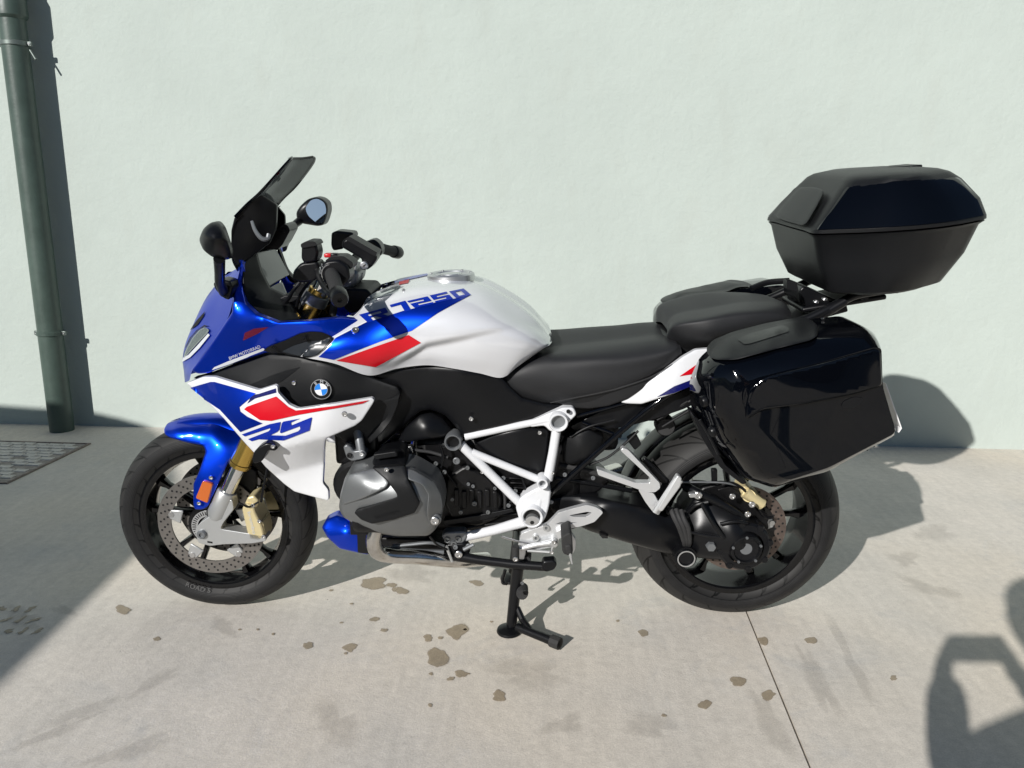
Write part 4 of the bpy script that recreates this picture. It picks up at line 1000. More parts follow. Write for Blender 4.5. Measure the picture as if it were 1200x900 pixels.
# ---------------------------------------------------------------- sub frame rails
tube('subframe_rail', [(640, 583, -.165), (700, 530, -.17), (752, 485, -.172), (800, 450, -.172), (830, 425, -.17)], .0085, 'gloss_black', bike, 12)
tube('subframe_brace', [(676, 488, -.16), (705, 480, -.165), (745, 469, -.168), (790, 455, -.168)], .006, 'gloss_black', bike, 10, sm=False)
tube('subframe_strut', [(682, 495, -.158), (728, 512, -.166)], .005, 'gloss_black', bike, 10)
tube('subframe_rail', [(P(640, 583, -.165) * [1, -1, 1]), (P(752, 485, -.172) * [1, -1, 1]), (P(830, 425, -.17) * [1, -1, 1])], .0085, 'gloss_black', bike, 12, world=True)
for a, b in (((770, 492), (815, 466)), ((776, 500), (812, 478)), ((782, 484), (806, 470))): tube('exhaust_bracket', [(*a, -.14), (*b, -.15)], .004, 'satin_black', bike, 8)
MB().rev([(0, -.02), (.024, -.02), (.028, -.012), (.028, .02), (0, .02)], P(779, 498, -.05), (0, 1, 0), 20, cap=False).build('rubber_buffer', 'rubber', bike)
prism('cable_clip', [(735, 516), (746, 509), (752, 521), (744, 528)], -.16, -.13, 'satin_black', bike, bevel=.002)

# ---------------------------------------------------------------- main frame, painted white
WHT = 'frame_white'
fy = -.185
frame = tube('main_frame', [(540, 521, fy), (613, 593, fy)], [.0125, .0125], WHT, bike, 16, sm=False)
tube('frame_tube', [(545, 512, fy), (600, 500, fy), (645, 491, fy)], .0095, WHT, frame, 14, sm=False)
tube('frame_tube', [(553, 530, fy), (590, 545, fy), (632, 562, fy)], .0105, WHT, frame, 14, sm=False)
tube('frame_tube', [(653, 498, fy), (648, 530, fy), (642, 562, fy)], [.0125, .0125, .0135], WHT, frame, 16, sm=False)
tube('frame_tube', [(640, 562, fy), (634, 580, fy), (628, 598, fy)], [.0125, .014, .018], WHT, frame, 16, sm=False)
tube('frame_tube', [(618, 610, fy), (580, 621, fy), (541, 630, fy)], [.016, .0135, .0125], WHT, frame, 16, sm=False)
prism('frame_gusset', [(604, 594), (612, 582), (626, 574), (640, 568), (646, 575), (644, 592), (640, 606), (634, 616), (622, 619), (610, 615)], fy - .014, fy + .03, WHT, frame, rc=4, bevel=.005)
prism('frame_gusset', [(618, 496), (640, 486), (660, 478), (672, 478), (676, 486), (668, 494), (656, 506), (645, 506), (638, 499), (622, 501)], fy - .008, fy + .03, WHT, frame, rc=3, bevel=.004)
def ring_lug(px, py, y, r0, r1, depth, m, m2, parent):
    o = MB().rev([(r0, -.004), (r0 + .003, -.008), (r1, -.008), (r1 + .002, -.004), (r1 + .002, depth), (r0, depth)], P(px, py, y), (0, 1, 0), 30, close=True).build('frame_boss', m, parent, sharp=30)
    MB().rev([(0, .010), (r0 + .001, .006), (r0 + .001, .014)], P(px, py, y), (0, 1, 0), 24, cap=False).build('boss_plug', m2, o)
    return o
ring_lug(531, 518, fy - .012, .0165, .0215, .04, 'grey_metal', 'satin_black', frame)
ring_lug(654.5, 494.5, fy - .024, .018, .0235, .04, WHT, 'grey_metal', frame)
ring_lug(635.8, 566.3, fy - .030, .0085, .0135, .04, WHT, 'grey_metal', frame)
ring_lug(623.5, 605.5, fy - .030, .0225, .0285, .05, WHT, 'hole_black', frame)
MB().rev([(0, -.036), (.0185, -.036), (.0195, -.033), (.0195, .004)], P(623.5, 605.5, fy), (0, 1, 0), 26, cap=False).build('pivot_bolt', 'silver', frame)
MB().rev([(0, -.0368), (.006, -.0368)], P(623.5, 605.5, fy), (0, 1, 0), 6, cap=False).build('pivot_socket', 'hole_black', frame)
tick(666, 482, fy - .016, .0055, frame, m='hole_black'); tick(648, 554, fy - .012, .004, frame)
prism('lower_frame_plate', [(517, 628), (522, 624), (545, 623), (548, 630), (542, 638), (524, 639)], fy - .016, fy + .02, 'grey_metal', frame, rc=4, bevel=.004)
for q in ((524.5, 632), (537, 631), (532, 637)):
    MB().rev([(.0045, -.006), (.0085, -.006), (.0085, .006), (.0045, .006)], P(q[0], q[1], fy - .014), (0, 1, 0), 18, close=True).build('frame_eyelet', 'engine_grey', frame)
mirrored(frame, bike, 'main_frame')

# ---------------------------------------------------------------- engine mass
MB().box((.02, 0, .46), (.34, .30, .30)).build('crankcase', 'engine_black', bike, bevel=.03)
MB().box((.20, 0, .44), (.22, .26, .26)).build('gearbox', 'engine_black', bike, bevel=.025)
MB().box((-.06, 0, .66), (.42, .26, .14)).build('air_box', 'engine_black', bike, bevel=.03)
MB().box((.26, 0, .62), (.30, .20, .16)).build('battery_box', 'engine_black', bike, bevel=.02)
MB().box((-.30, 0, .66), (.12, .36, .26)).build('radiator', 'engine_black', bike, bevel=.01)
MB().box((-.46, 0, .84), (.18, .10, .12)).build('steering_head', 'engine_black', bike, bevel=.02)
MB().tube([(-.50, 0, .80), (-.30, 0, .62)], .035, 14).build('front_frame_spine', 'engine_black', bike)
# ribs and lumps on the near side of the crankcase
for (a, b, w_) in (((520, 565), (600, 560), .006), ((520, 578), (606, 574), .006), ((524, 592), (600, 588), .005), ((528, 606), (606, 602), .005), ((535, 620), (590, 612), .005)):
    tube('casting_rib', [(*a, -.155), (*b, -.15)], w_, 'engine_black', bike, 8)
prism('engine_side_cover', [(522, 560), (545, 545), (575, 560), (590, 585), (585, 608), (560, 618), (530, 612), (520, 590)], -.165, -.10, 'engine_black', bike, rc=6, bevel=.008)
prism('starter_cover', [(600, 560), (618, 556), (622, 585), (612, 604), (598, 600)], -.15, -.08, 'engine_black', bike, rc=4, bevel=.006)
for q in ((535, 540, .010), (549, 567, .005), (554.5, 569.5, .005), (512, 548, .006), (590, 560, .006), (596, 592, .006)): tick(q[0], q[1], -.172, q[2], bike, m='grey_metal')
# shock spring
pts = []
for k in range(90):
    t = k / 89; a = t * 2 * math.pi * 5.5; c_ = P(612, 553, -.10) * (1 - t) + P(604, 604, -.10) * t
    pts.append(c_ + np.array([math.cos(a) * .038, math.sin(a) * .038, 0]))
MB().tube(pts, .0062, 8).build('shock_spring', 'satin_black', bike)
MB().tube([P(612, 548, -.10), P(603, 610, -.10)], .02, 14).build('shock_body', 'engine_black', bike)
# side cover between the frame tubes and the box behind it
panel('battery_cover', [(557, 519), (580, 509), (615, 501), (640, 502), (644, 506), (640, 552), (634, 557), (612, 549), (575, 535)], [(557, 519, -.168), (615, 501, -.182), (644, 506, -.17), (634, 557, -.168), (575, 535, -.175), (608, 525, -.188)], 'satin_black', bike, thick=.03, er=.006, creases=[])
tick(632.5, 507, -.19, .0055, bike)
panel('rear_side_cover', [(658, 520), (668, 508), (690, 503), (708, 512), (703, 526), (690, 538), (668, 545), (660, 541)], [(658, 520, -.15), (690, 503, -.16), (708, 512, -.15), (668, 545, -.15), (680, 525, -.172)], 'matte_black', bike, thick=.03, er=.006)
tube('hose', [(655, 545, -.13), (690, 552, -.13), (730, 565, -.11), (770, 575, -.09)], .008, 'rubber', bike, 10)
tube('hose', [(650, 560, -.13), (690, 566, -.12), (740, 575, -.10)], .007, 'satin_black', bike, 10)
prism('linkage_cover', [(640, 560), (670, 548), (700, 552), (715, 565), (700, 578), (660, 582), (645, 576)], -.12, -.02, 'engine_black', bike, rc=5, bevel=.006)

# ---------------------------------------------------------------- boxer cylinder
cyl_o = [(397, 596), (399, 578), (404, 560), (408, 554), (436, 548), (475, 547), (486, 550), (510, 564), (517, 578), (520, 592), (517, 610), (510, 621), (502, 628), (464, 628.5), (440, 624), (420, 617), (402, 606)]
def shrink(o, k, dx=0, dy=0):
    c = np.mean(np.array(o), 0); return [tuple(c + (np.array(p) - c) * k + [dx, dy]) for p in o]
def ring_loft(name, rings, m, parent, cap_first=True, cap_last=False, rc=6, sharp=35, bevel=0):
    V = []; n = None
    for o, y in rings:
        o = rounded(o, rc); n = len(o); V += [P(p[0], p[1], y) if np.isscalar(y) else P(p[0], p[1], y[0]) for p in o]
    F = []
    for i in range(len(rings) - 1):
        for j in range(n): F.append((i * n + j, i * n + (j + 1) % n, (i + 1) * n + (j + 1) % n, (i + 1) * n + j))
    if cap_first: F.append(tuple(range(n)))
    if cap_last: F.append(tuple((len(rings) - 1) * n + j for j in range(n)))
    return link(name, V, F, m, parent, sharp=sharp, bevel=bevel)
def scale_w(o, y0, y1):  # outline seen at y0 re-expressed in pixels so that it keeps its metric size at y1
    return [proj(P(p[0], p[1], y0) + np.array([0, y1 - y0, 0])) for p in o]
face = [(406, 590), (408, 580), (452, 555), (472, 553), (484, 556), (503, 572), (507, 588), (503, 606), (496, 615), (462, 619), (438, 615), (418, 606), (410, 600)]
e1 = -.345; 
cv = panel('cylinder_head_cover', cyl_o, [(397, 596, -.315), (404, 560, -.315), (436, 549, -.318), (475, 547, -.318), (510, 564, -.312), (520, 592, -.310), (510, 621, -.315), (464, 628, -.318), (420, 617, -.318), (440, 590, -.352), (470, 575, -.355), (490, 590, -.352), (460, 610, -.350), (420, 580, -.345), (505, 590, -.335), (408, 592, -.333)],
           'engine_grey', bike, thick=.09, er=.016, step=4, rc=5)
cvb = bvh_of([cv])
panel('head_cover_shell', [(408, 556), (436, 549), (449, 549), (456, 566), (452, 572), (424, 585), (402, 592), (399, 582), (404, 564)], [(408, 556, -.325), (436, 549, -.327), (456, 566, -.357), (424, 585, -.356), (400, 590, -.33), (428, 566, -.352)], 'engine_grey', cv, thick=.012, er=.004, rc=3)
panel('head_cover_shell', [(475, 548), (486, 551), (509, 565), (517, 580), (519, 592), (515, 609), (504, 617), (500, 602), (502, 580), (495, 568), (478, 562)], [(475, 548, -.327), (509, 565, -.32), (519, 592, -.316), (504, 617, -.335), (500, 602, -.356), (495, 568, -.352)], 'engine_grey', cv, thick=.012, er=.004, rc=3)
bl = panel('head_cover_insert', [(436, 548), (474, 545), (478, 562), (483, 572), (492, 590), (486, 601), (462, 609), (436, 614), (423, 609), (415, 601), (419, 597), (440, 591), (458, 585), (466, 582), (464, 577), (452, 562)],
      [(436, 548, -.335), (474, 545, -.335), (483, 572, -.362), (492, 590, -.360), (462, 609, -.360), (423, 609, -.354), (415, 601, -.350), (440, 591, -.360), (466, 582, -.365), (452, 562, -.358)], 'matte_black', cv, thick=.012, er=.003, rc=2)
text_on('insert_lettering', 'BOXER', (440, 608), (469, 600), 3, bl, 'satin_black', cv, off=.001)
for q, r in (((453, 550), .0062), ((509.5, 610), .011)): tick(q[0], q[1], -.36 if r < .01 else -.338, r, cv)
MB().rev([(.012, .0), (.016, .004), (.016, .03)], P(509.5, 610, -.338), (0, 1, 0), 20, cap=False).build('cover_boss', 'engine_grey', cv)
MB().box(((P(400, 590, -.2) + P(515, 590, -.2)) / 2 + [0.0, -.04, .03]), (.17, .16, .13)).build('cylinder', 'engine_black', bike, bevel=.02)
mb = MB()
for k in range(6): mb.box(((P(400, 590, -.2) + P(515, 590, -.2)) / 2 + [0.0, .05 - .025 * k, .02]), (.19, .008, .15))
mb.build('cooling_fins', 'engine_black', bike, bevel=.002)
for o in (cv, bl): mirrored(o, bike)
panel('intake_stub', [(436, 540), (446, 528), (468, 524), (476, 530), (476, 546), (456, 550), (438, 549)], [(436, 540, -.27), (446, 528, -.25), (476, 530, -.25), (456, 548, -.31), (476, 546, -.3)], 'satin_black', bike, thick=.05, er=.008, rc=4)
prism('intake_clip', [(437, 533), (464, 529), (466, 535), (440, 539)], -.292, -.27, 'matte_black', bike, bevel=.003)
MB().rev([(.06, 0), (.07, .01), (.07, .05), (.05, .06)], P(420, 570, -.22), (0, 1, 0), 26).build('cylinder_flange', 'engine_black', bike)
tube('ignition_cable', [(418, 500, -.20), (421, 515, -.215), (424, 532, -.225)], [.012, .012, .013], 'grey_metal', bike, 12)
prism('cable_lug', [(402, 524), (406, 521), (411, 524), (414, 529), (426, 527), (430, 533), (426, 538), (412, 541), (406, 537)], -.235, -.20, 'grey_metal', bike, rc=3, bevel=.003)
tick(409.5, 533.5, -.238, .007, bike, m='hole_black'); tick(424, 532, -.238, .006, bike)
tube('engine_cable', [(503, 628, -.27), (512, 638, -.24), (524, 644, -.22)], .003, 'satin_black', bike, 8)
for q in ((505, 545), (500, 560), (515, 555), (508, 570)): tick(q[0] + 6, q[1] - 2, -.2, .006, bike, m='engine_grey')

# exhaust header, collector and rear silencer on the far side
tube('exhaust_header', [(441, 618, -.27), (438, 633, -.27), (442, 646, -.26), (456, 651, -.24), (490, 653, -.22), (535, 657, -.17), (570, 655, -.08)], [.020, .021, .021, .020, .020, .020, .020], 'steel_exhaust', bike, 18)
tube('exhaust_header', [np.array([-.21, .27, .44]), np.array([-.22, .27, .38]), np.array([-.18, .25, .33]), np.array([-.05, .2, .33]), np.array([.2, .1, .33])], .02, 'steel_exhaust', bike, 16, world=True)
MB().tube([(0.02, -.1, .335), (.26, .05, .33), (.45, .16, .36)], [.045, .06, .045], 16).build('exhaust_collector', 'steel_exhaust', bike)
MB().tube([(.45, .16, .36), (.6, .20, .45), (.72, .22, .52), (1.0, .235, .62)], [.03, .04, .062, .066], 20).build('silencer', 'satin_black', bike)
tube('heat_pipe', [(450, 643, -.22), (490, 646, -.20), (520, 647, -.19)], .007, 'grey_metal', bike, 10)
prism('sump', [(444, 630), (500, 632), (530, 640), (525, 652), (470, 650), (448, 645)], -.16, .16, 'engine_black', bike, rc=4, bevel=.01)
belly = panel('belly_pan', [(377, 618), (382, 609), (394, 603), (406, 607), (420, 620), (433, 626), (432, 650), (421, 648), (398, 643), (384, 630)], [(377, 618, -.165), (394, 603, -.15), (420, 620, -.185), (432, 650, -.19), (398, 643, -.185), (405, 625, -.20)], 'blue_paint', bike, thick=.03, er=.006, mirror=True)
prism('belly_pan_insert', [(418, 619), (436, 624), (436, 650), (419, 648)], -.195, -.05, 'matte_black', bike, bevel=.004)
MB().box((-.30, 0, .39), (.10, .30, .08)).build('belly_pan_front', 'blue_paint', bike, bevel=.02)

# ---------------------------------------------------------------- foot controls
hp = prism('heel_plate', [(610, 626), (626, 620), (641, 615), (648, 608), (654.4, 601), (668, 597), (687.8, 591.7), (697, 594), (704.4, 597.8), (706.7, 601), (696.7, 611.7), (684, 616), (671, 619), (664, 620), (655.5, 629), (654.4, 637), (648, 641), (628, 645), (615, 645), (614.4, 655.5), (608.3, 655.5), (606.7, 642), (610, 632)],
           -.222, -.205, 'hanger_silver', bike, rc=2, bevel=.003, holes=[[(666.7, 604), (687.8, 599.8), (694, 600.5), (687.8, 606), (672, 605.8)], [(650.5, 614.2), (656.7, 612), (677.8, 612.3), (666.7, 614.2)]])
for q in ((640, 618), (628, 630)): 
    MB().rev([(.004, -.006), (.0085, -.006), (.0085, .006), (.004, .006)], P(q[0], q[1], -.224), (0, 1, 0), 18, close=True).build('plate_boss', 'cast_silver', hp)
    tick(q[0], q[1], -.226, .005, hp, m='grey_metal')
gear = tube('gear_lever', [(609, 643, -.235), (630, 638, -.235), (649, 635, -.235)], [.0065, .0065, .009], 'hanger_silver', bike, 12, sm=False)
tube('gear_link', [(588, 629, -.225), (605, 634, -.225), (630, 639, -.228)], .003, 'bolt_steel', gear, 8, sm=False)
tube('shift_rod', [(649, 635, -.23), (646, 647, -.23), (618, 645, -.228)], .0045, 'cast_silver', gear, 8, sm=False)
MB().rev([(0, -.016), (.008, -.016), (.011, -.013), (.011, .01)], P(649, 635, -.23), (0, 1, 0), 20, cap=False).build('lever_pivot', 'cast_silver', gear)
tick(649, 635, -.247, .006, gear); tick(646.5, 647, -.238, .006, gear)
MB().tube([P(604, 640, -.25), P(604, 655, -.25)], [.0105, .0105], 14).build('toe_peg', 'grip_rubber', gear)
tick(604, 655, -.262, .007, gear)
prism('gear_bracket', [(609, 630), (615, 628), (616, 650), (613, 656), (608, 656)], -.218, -.20, 'hanger_silver', bike, bevel=.003)
pegm = P(662, 628, -.24); 
fp = MB().box(P(665.5, 636, -.262), (.030, .085, .018), [[.2, 0, -1], [0, 1, 0], [1, 0, .2]]).build('rider_footpeg', 'grip_rubber', bike, bevel=.005)
mb = MB()
for k in range(5):
    mb.box(P(662 + k * .2, 628 + k * 4.2, -.30), (.026, .012, .006), [[1, 0, -.1], [0, 1, 0], [.1, 0, 1]])
prism('footpeg_rubber', [(657.8, 629), (667.8, 624), (670.5, 628), (671.7, 648), (662, 651), (659, 646.7)], -.30, -.225, 'grip_rubber', fp, rc=3, bevel=.004)
tube('peg_feeler', [(668, 648, -.30), (670.5, 661, -.305)], [.005, .002], 'cast_silver', fp, 10)
prism('peg_bracket', [(651, 624), (661, 618), (668, 622), (675, 634), (674, 645), (670, 650), (670, 632), (664, 626), (655, 632)], -.235, -.215, 'hanger_silver', bike, rc=2, bevel=.003)

# pillion footrest hanger
pb = prism('pillion_hanger', [(699, 550), (704, 551), (745, 566), (762, 566), (762, 560), (727, 528), (730, 525), (736, 527), (773, 566), (774, 572), (768, 577), (758, 577), (752, 575), (701, 557)], -.190, -.165, 'hanger_silver', bike, rc=2, bevel=.003)
prism('hanger_foot', [(748, 574), (760, 577), (766, 578), (776, 596), (772, 604), (765, 600), (756, 588)], -.19, -.16, 'hanger_silver', pb, rc=2, bevel=.003)
for off in (0, 5):
    tube('pillion_footpeg_bar', [(767 + off * 1.1, 600 - off * .6, -.21), (780 + off, 580 - off * .3, -.213), (793 + off, 560 + off * .5, -.215)], [.0075, .0075, .007], 'hanger_silver', pb, 10, sm=False)
prism('pillion_peg_pad', [(770, 597), (776, 600), (798, 570), (799, 560), (794, 557)], -.222, -.20, 'hanger_silver', pb, rc=2, bevel=.003)

# ---------------------------------------------------------------- centre stand and side stand
cs = tube('centre_stand', [(609, 650, -.14), (604, 690, -.148), (599, 735, -.158)], [.017, .0165, .015], 'satin_black', bike, 14, sm=False)
f0 = to_bike(G(594, 741) + [0, 0, .001])
MB().rev([(0, 0), (.034, 0), (.036, .004), (.034, .010), (.015, .018), (0, .018)], f0 + [.006, 0, 0], (0, 0, 1), 20, cap=False).build('stand_foot', 'satin_black', cs)
MB().rev([(0, 0), (.034, 0), (.036, .004), (.034, .010), (.015, .018), (0, .018)], np.array([f0[0] + .006, -f0[1], to_bike(np.array([f0[0], -f0[1], .001]))[2]]), (0, 0, 1), 20, cap=False).build('stand_foot', 'satin_black', cs)
MB().tube([P(609, 650, -.14) * [1, -1, 1], P(599, 735, -.158) * [1, -1, 1]], [.017, .015], 14).build('stand_leg', 'satin_black', cs)
MB().tube([P(606, 672, -.146), P(606, 672, -.146) * [1, -1, 1]], .015, 12).build('stand_crossbar', 'satin_black', cs)
tg0, tg1 = to_bike(G(606, 746) + [0, 0, .03]), to_bike(G(656, 763) + [0, 0, .022])
MB().tube([tg0, tg0 * .4 + tg1 * .6, tg1], [.012, .013, .014], 12).build('stand_tang', 'satin_black', cs)
mtb = MB().tube([tg1 - (tg1 - tg0) * .2, tg1], [.0175, .0175], 10).build('tang_pad', 'grip_rubber', cs)
MB().tube([P(606, 712, -.155), P(612, 726, -.17), tg0 * .65 + tg1 * .35], [.009, .010, .010], 10).build('tang_brace', 'satin_black', cs)
tube('stand_spring', [(592, 668, -.12), (589, 682, -.12), (594, 684, -.13)], .005, 'satin_black', cs, 8)
MB().rev([(0, -.02), (.015, -.02), (.017, -.014), (.017, .02)], P(612, 693, -.16), (0, 1, 0), 14, cap=False).build('stand_stop', 'rubber', cs)
tick(616, 694, -.18, .008, cs, m='engine_black'); tick(612, 683, -.165, .005, cs, m='grey_metal')
sst = tube('side_stand', [(533, 651, -.205), (560, 656, -.212), (600, 661, -.222), (640, 664, -.232)], [.015, .013, .0125, .0125], 'satin_black', bike, 14, sm=False)
prism('side_stand_foot', [(636, 658), (650, 657), (653, 662), (650, 668), (640, 671), (634, 668)], -.248, -.218, 'satin_black', sst, rc=3, bevel=.004)
prism('side_stand_bracket', [(522, 638), (545, 636), (552, 646), (545, 656), (530, 656), (524, 648)], -.205, -.17, 'satin_black', sst, rc=4, bevel=.005)
tick(537.5, 649.5, -.222, .0105, sst); tick(549, 640, -.208, .008, sst, m='grey_metal'); tick(534, 641, -.208, .007, sst, m='grey_metal')
tube('stand_return_spring', [(523, 640, -.215), (527, 650, -.215), (530, 658, -.215)], .0045, 'cast_silver', sst, 8)
tube('stand_switch_rod', [(543, 644, -.215), (555, 638, -.21)], .006, 'grey_metal', sst, 8)
MB().rev([(0, -.02), (.012, -.02), (.014, .02)], P(617, 653, -.2), (0, 1, 0), 14, cap=False).build('rubber_stop', 'rubber', bike)

# ---------------------------------------------------------------- small engine-bay hardware
for (pts, r, m_) in (([(470, 520, -.19), (486, 527, -.185), (505, 530, -.18), (525, 536, -.18)], .0045, 'rubber'), ([(478, 534, -.2), (500, 541, -.19), (520, 552, -.178), (535, 570, -.172)], .0035, 'satin_black'),
                     ([(515, 520, -.195), (519, 535, -.19), (515, 552, -.19), (507, 566, -.2)], .004, 'satin_black'), ([(560, 540, -.172), (575, 552, -.168), (590, 575, -.165), (592, 600, -.165)], .004, 'rubber'),
                     ([(600, 545, -.17), (610, 556, -.17), (616, 575, -.165)], .003, 'satin_black'), ([(520, 640, -.20), (505, 636, -.21), (480, 638, -.21), (460, 640, -.21)], .005, 'grey_metal'),
                     ([(690, 545, -.16), (712, 536, -.165), (730, 522, -.166), (748, 505, -.166)], .0035, 'satin_black'), ([(668, 512, -.168), (690, 500, -.17), (720, 492, -.168)], .003, 'satin_black')):
    tube('hose', pts, r, m_, bike, 8)
for q, r, m_ in (((472, 519), .006, 'bolt_steel'), ((489, 514), .005, 'engine_grey'), ((520, 522), .006, 'engine_grey'), ((548, 548), .006, 'engine_grey'), ((556, 590), .007, 'engine_grey'), ((572, 600), .006, 'engine_grey'), ((540, 600), .006, 'engine_grey'),
                 ((580, 572), .005, 'engine_grey'), ((565, 553), .005, 'bolt_steel'), ((530, 585), .005, 'engine_grey'), ((604, 575), .006, 'engine_grey'), ((583, 545), .004, 'bolt_steel'), ((610, 598), .005, 'engine_grey'), ((695, 560), .006, 'grey_metal'), ((662, 556), .006, 'grey_metal'), ((643, 577), .007, 'bolt_steel'), ((646, 588), .006, 'grey_metal')):
    tick(q[0], q[1], -.178, r, bike, m=m_)
for k in range(6):
    MB().box(P(535 + k * 9, 583 + (k % 2) * 2, -.168), (.012, .012, .05)).build('casting_fin', 'engine_black', bike, bevel=.002)
prism('sensor_plug', [(498, 556), (508, 553), (512, 562), (503, 566)], -.20, -.17, 'satin_black', bike, rc=1, bevel=.002)
prism('cable_duct', [(520, 610), (560, 604), (600, 596), (602, 600), (562, 610), (522, 616)], -.175, -.15, 'satin_black', bike, rc=1, bevel=.003)
prism('hose_clamp', [(476, 524), (482, 523), (484, 531), (478, 532)], -.20, -.18, 'bolt_steel', bike, rc=1, bevel=.001)
for k in range(7):
    MB().box(P(604 + k * 1.4, 560 + k * 5.5, -.16), (.035, .01, .004)).build('starter_fin', 'engine_black', bike, bevel=.001)

# ---------------------------------------------------------------- swing arm, final drive, rear brake
sw = panel('swing_arm', [(640, 584), (664, 580), (690, 580), (730, 588), (781, 600), (804, 607), (812, 616), (812, 640), (800, 648), (786, 650), (760, 643), (732, 635), (690, 622), (662, 608), (645, 600)],
      [(640, 584, -.150), (690, 580, -.15), (781, 600, -.15), (812, 630, -.15), (786, 650, -.15), (690, 622, -.155), (700, 602, -.185), (770, 625, -.185), (740, 610, -.188)], 'satin_black', bike, thick=.09, er=.014, rc=5)
prism('arm_slot', [(702, 626.5), (711, 628), (713, 631), (706, 631)], -.176, -.16, 'hole_black', sw, rc=1, bevel=0)
bo = P(782, 600, -.15); b1 = P(800, 640, -.15)
for k in range(3):
    tube('gaiter_fold', [(786 + k * 6, 596 + k * 1, -.175), (790 + k * 5.5, 606 + k, -.195), (796 + k * 5, 618, -.198), (801 + k * 3.5, 632, -.185), (803 + k * 2, 640, -.165)], .0072, 'rubber', sw, 10)
for k in range(4): MB().rev([(.004, -.02), (.008, -.012), (.008, .012), (.004, .02)], P(783 + k * 7, 598 + k * 1.5, -.14), (0, 1, 0), 12).build('gaiter_rib', 'rubber', sw)
fdv = panel('final_drive', [(800, 602), (806, 594), (812, 585), (820, 579), (838, 580), (852, 590), (872, 604), (884, 616), (894, 628), (898, 640), (892, 652), (880, 658), (862, 657), (830, 655), (806, 652), (800, 640)],
      [(800, 602, -.14), (820, 579, -.14), (852, 590, -.15), (894, 628, -.15), (898, 640, -.15), (880, 658, -.16), (806, 652, -.15), (872, 640, -.205), (840, 625, -.19), (815, 625, -.18), (860, 612, -.19)], 'satin_black', bike, thick=.10, er=.012, rc=5)
c_ = P(873, 641, -.19)
hubm = MB().rev([(.047, .03), (.045, -.012), (.041, -.020), (.036, -.021), (.033, -.014), (.0, -.010)], c_, (0, 1, 0), 40, cap=False).build('drive_hub', 'satin_black', fdv, sharp=30)
MB().rev([(0, -.012), (.026, -.012), (.029, -.009)], c_, (0, 1, 0), 30, cap=False).build('hub_cap', 'grey_metal', hubm)
for k in range(5):
    a = k * 2 * math.pi / 5 + .4; bolt(c_ + np.array([math.cos(a) * .039, -.021, math.sin(a) * .039]), .004, hubm, m='grey_metal')
MB().rev([(.074, .05), (.072, .004), (.066, -.002), (.050, -.006)], c_, (0, 1, 0), 40, cap=False).build('drive_flange', 'satin_black', fdv, sharp=30)
for k in range(8):
    a = k * 2 * math.pi / 8 + .2; MB().rev([(.010, .03), (.010, -.002), (.008, -.005), (0, -.005)], c_ + np.array([math.cos(a) * .068, 0, math.sin(a) * .068]), (0, 1, 0), 12, cap=False).build('flange_lug', 'satin_black', fdv)
MB().rev([(0, -.01), (.012, -.01), (.014, -.006), (.014, .03)], P(833, 640, -.19), (0, 1, 0), 6, cap=False).build('drain_plug', 'grey_metal', fdv)
pvt = P(803.5, 653, -.18)
MB().rev([(0, -.004), (.0205, -.004), (.0215, -.010), (.0255, -.010), (.0265, -.004), (.0265, .03)], pvt, (0, 1, 0), 36, cap=False).build('pivot_cap', 'satin_black', fdv)
MB().rev([(.0212, -.0085), (.0216, -.0112), (.0245, -.0112), (.025, -.0085)], pvt, (0, 1, 0), 40, cap=False).build('pivot_ring', 'silver', fdv)
MB().rev([(.031, -.002), (.031, .04)], pvt, (0, 1, 0), 30).build('pivot_boss', 'satin_black', fdv)
tube('torque_arm', [(803, 570, -.135), (818, 578, -.165), (840, 588, -.17), (866, 603, -.165), (884, 618, -.15)], [.013, .013, .012, .011, .010], 'satin_black', bike, 12)
tube('drive_rib', [(822, 590, -.19), (835, 612, -.205), (848, 630, -.205)], .006, 'satin_black', fdv, 10)
tube('drive_rib', [(844, 614, -.20), (862, 611, -.202), (876, 613, -.195)], .005, 'satin_black', fdv, 10)
tube('drive_rib', [(810, 624, -.193), (830, 628, -.20), (846, 630, -.205)], .004, 'satin_black', fdv, 10)
tube('drive_rib', [(806, 600, -.165), (815, 592, -.175), (830, 588, -.18)], .006, 'satin_black', fdv, 10)
for q, r in (((818, 580.5), .011), ((858, 581.5), .0085), ((881, 591), .009), ((876, 602.5), .0085), ((890, 621), .0085)): tick(q[0], q[1], -.185 if q[0] > 830 else -.19, r, fdv)
prism('torque_eyelet', [(807, 579), (816, 578), (816, 583), (808, 583.5)], -.195, -.18, 'silver', fdv, bevel=.001)
rdisc = disc('rear_brake_disc', RC, -.088, .092, .132, 'rear_disc_steel', 30, bike, 5, .2)
MB().rev([(.03, -.085), (.10, -.092), (.10, -.084), (.03, -.08)], RC, (0, 1, 0), 40, close=True).build('disc_carrier', 'rim_black', rdisc)
prism('caliper_carrier', [(815, 586), (822, 572), (845, 566), (868, 570), (880, 580), (896, 600), (902, 620), (895, 630), (870, 612), (835, 598)], -.118, -.095, 'engine_black', bike, rc=4, bevel=.005)
rcal = prism('rear_brake_caliper', [(867, 576), (872, 570), (880, 572), (888, 580), (897, 588), (899, 594), (892, 597), (884, 592), (872, 584)], -.135, -.06, 'gold_caliper', bike, rc=3, bevel=.006)
MB().rev([(0, -.012), (.018, -.012), (.02, -.006), (.02, .02)], P(878, 580, -.135), (.35, 1, -.2), 20, cap=False).build('caliper_piston_cap', 'gold_caliper', rcal)
MB().tube([P(873, 577, -.14), P(893, 591, -.14)], .0165, 14).build('caliper_body', 'gold_caliper', rcal)
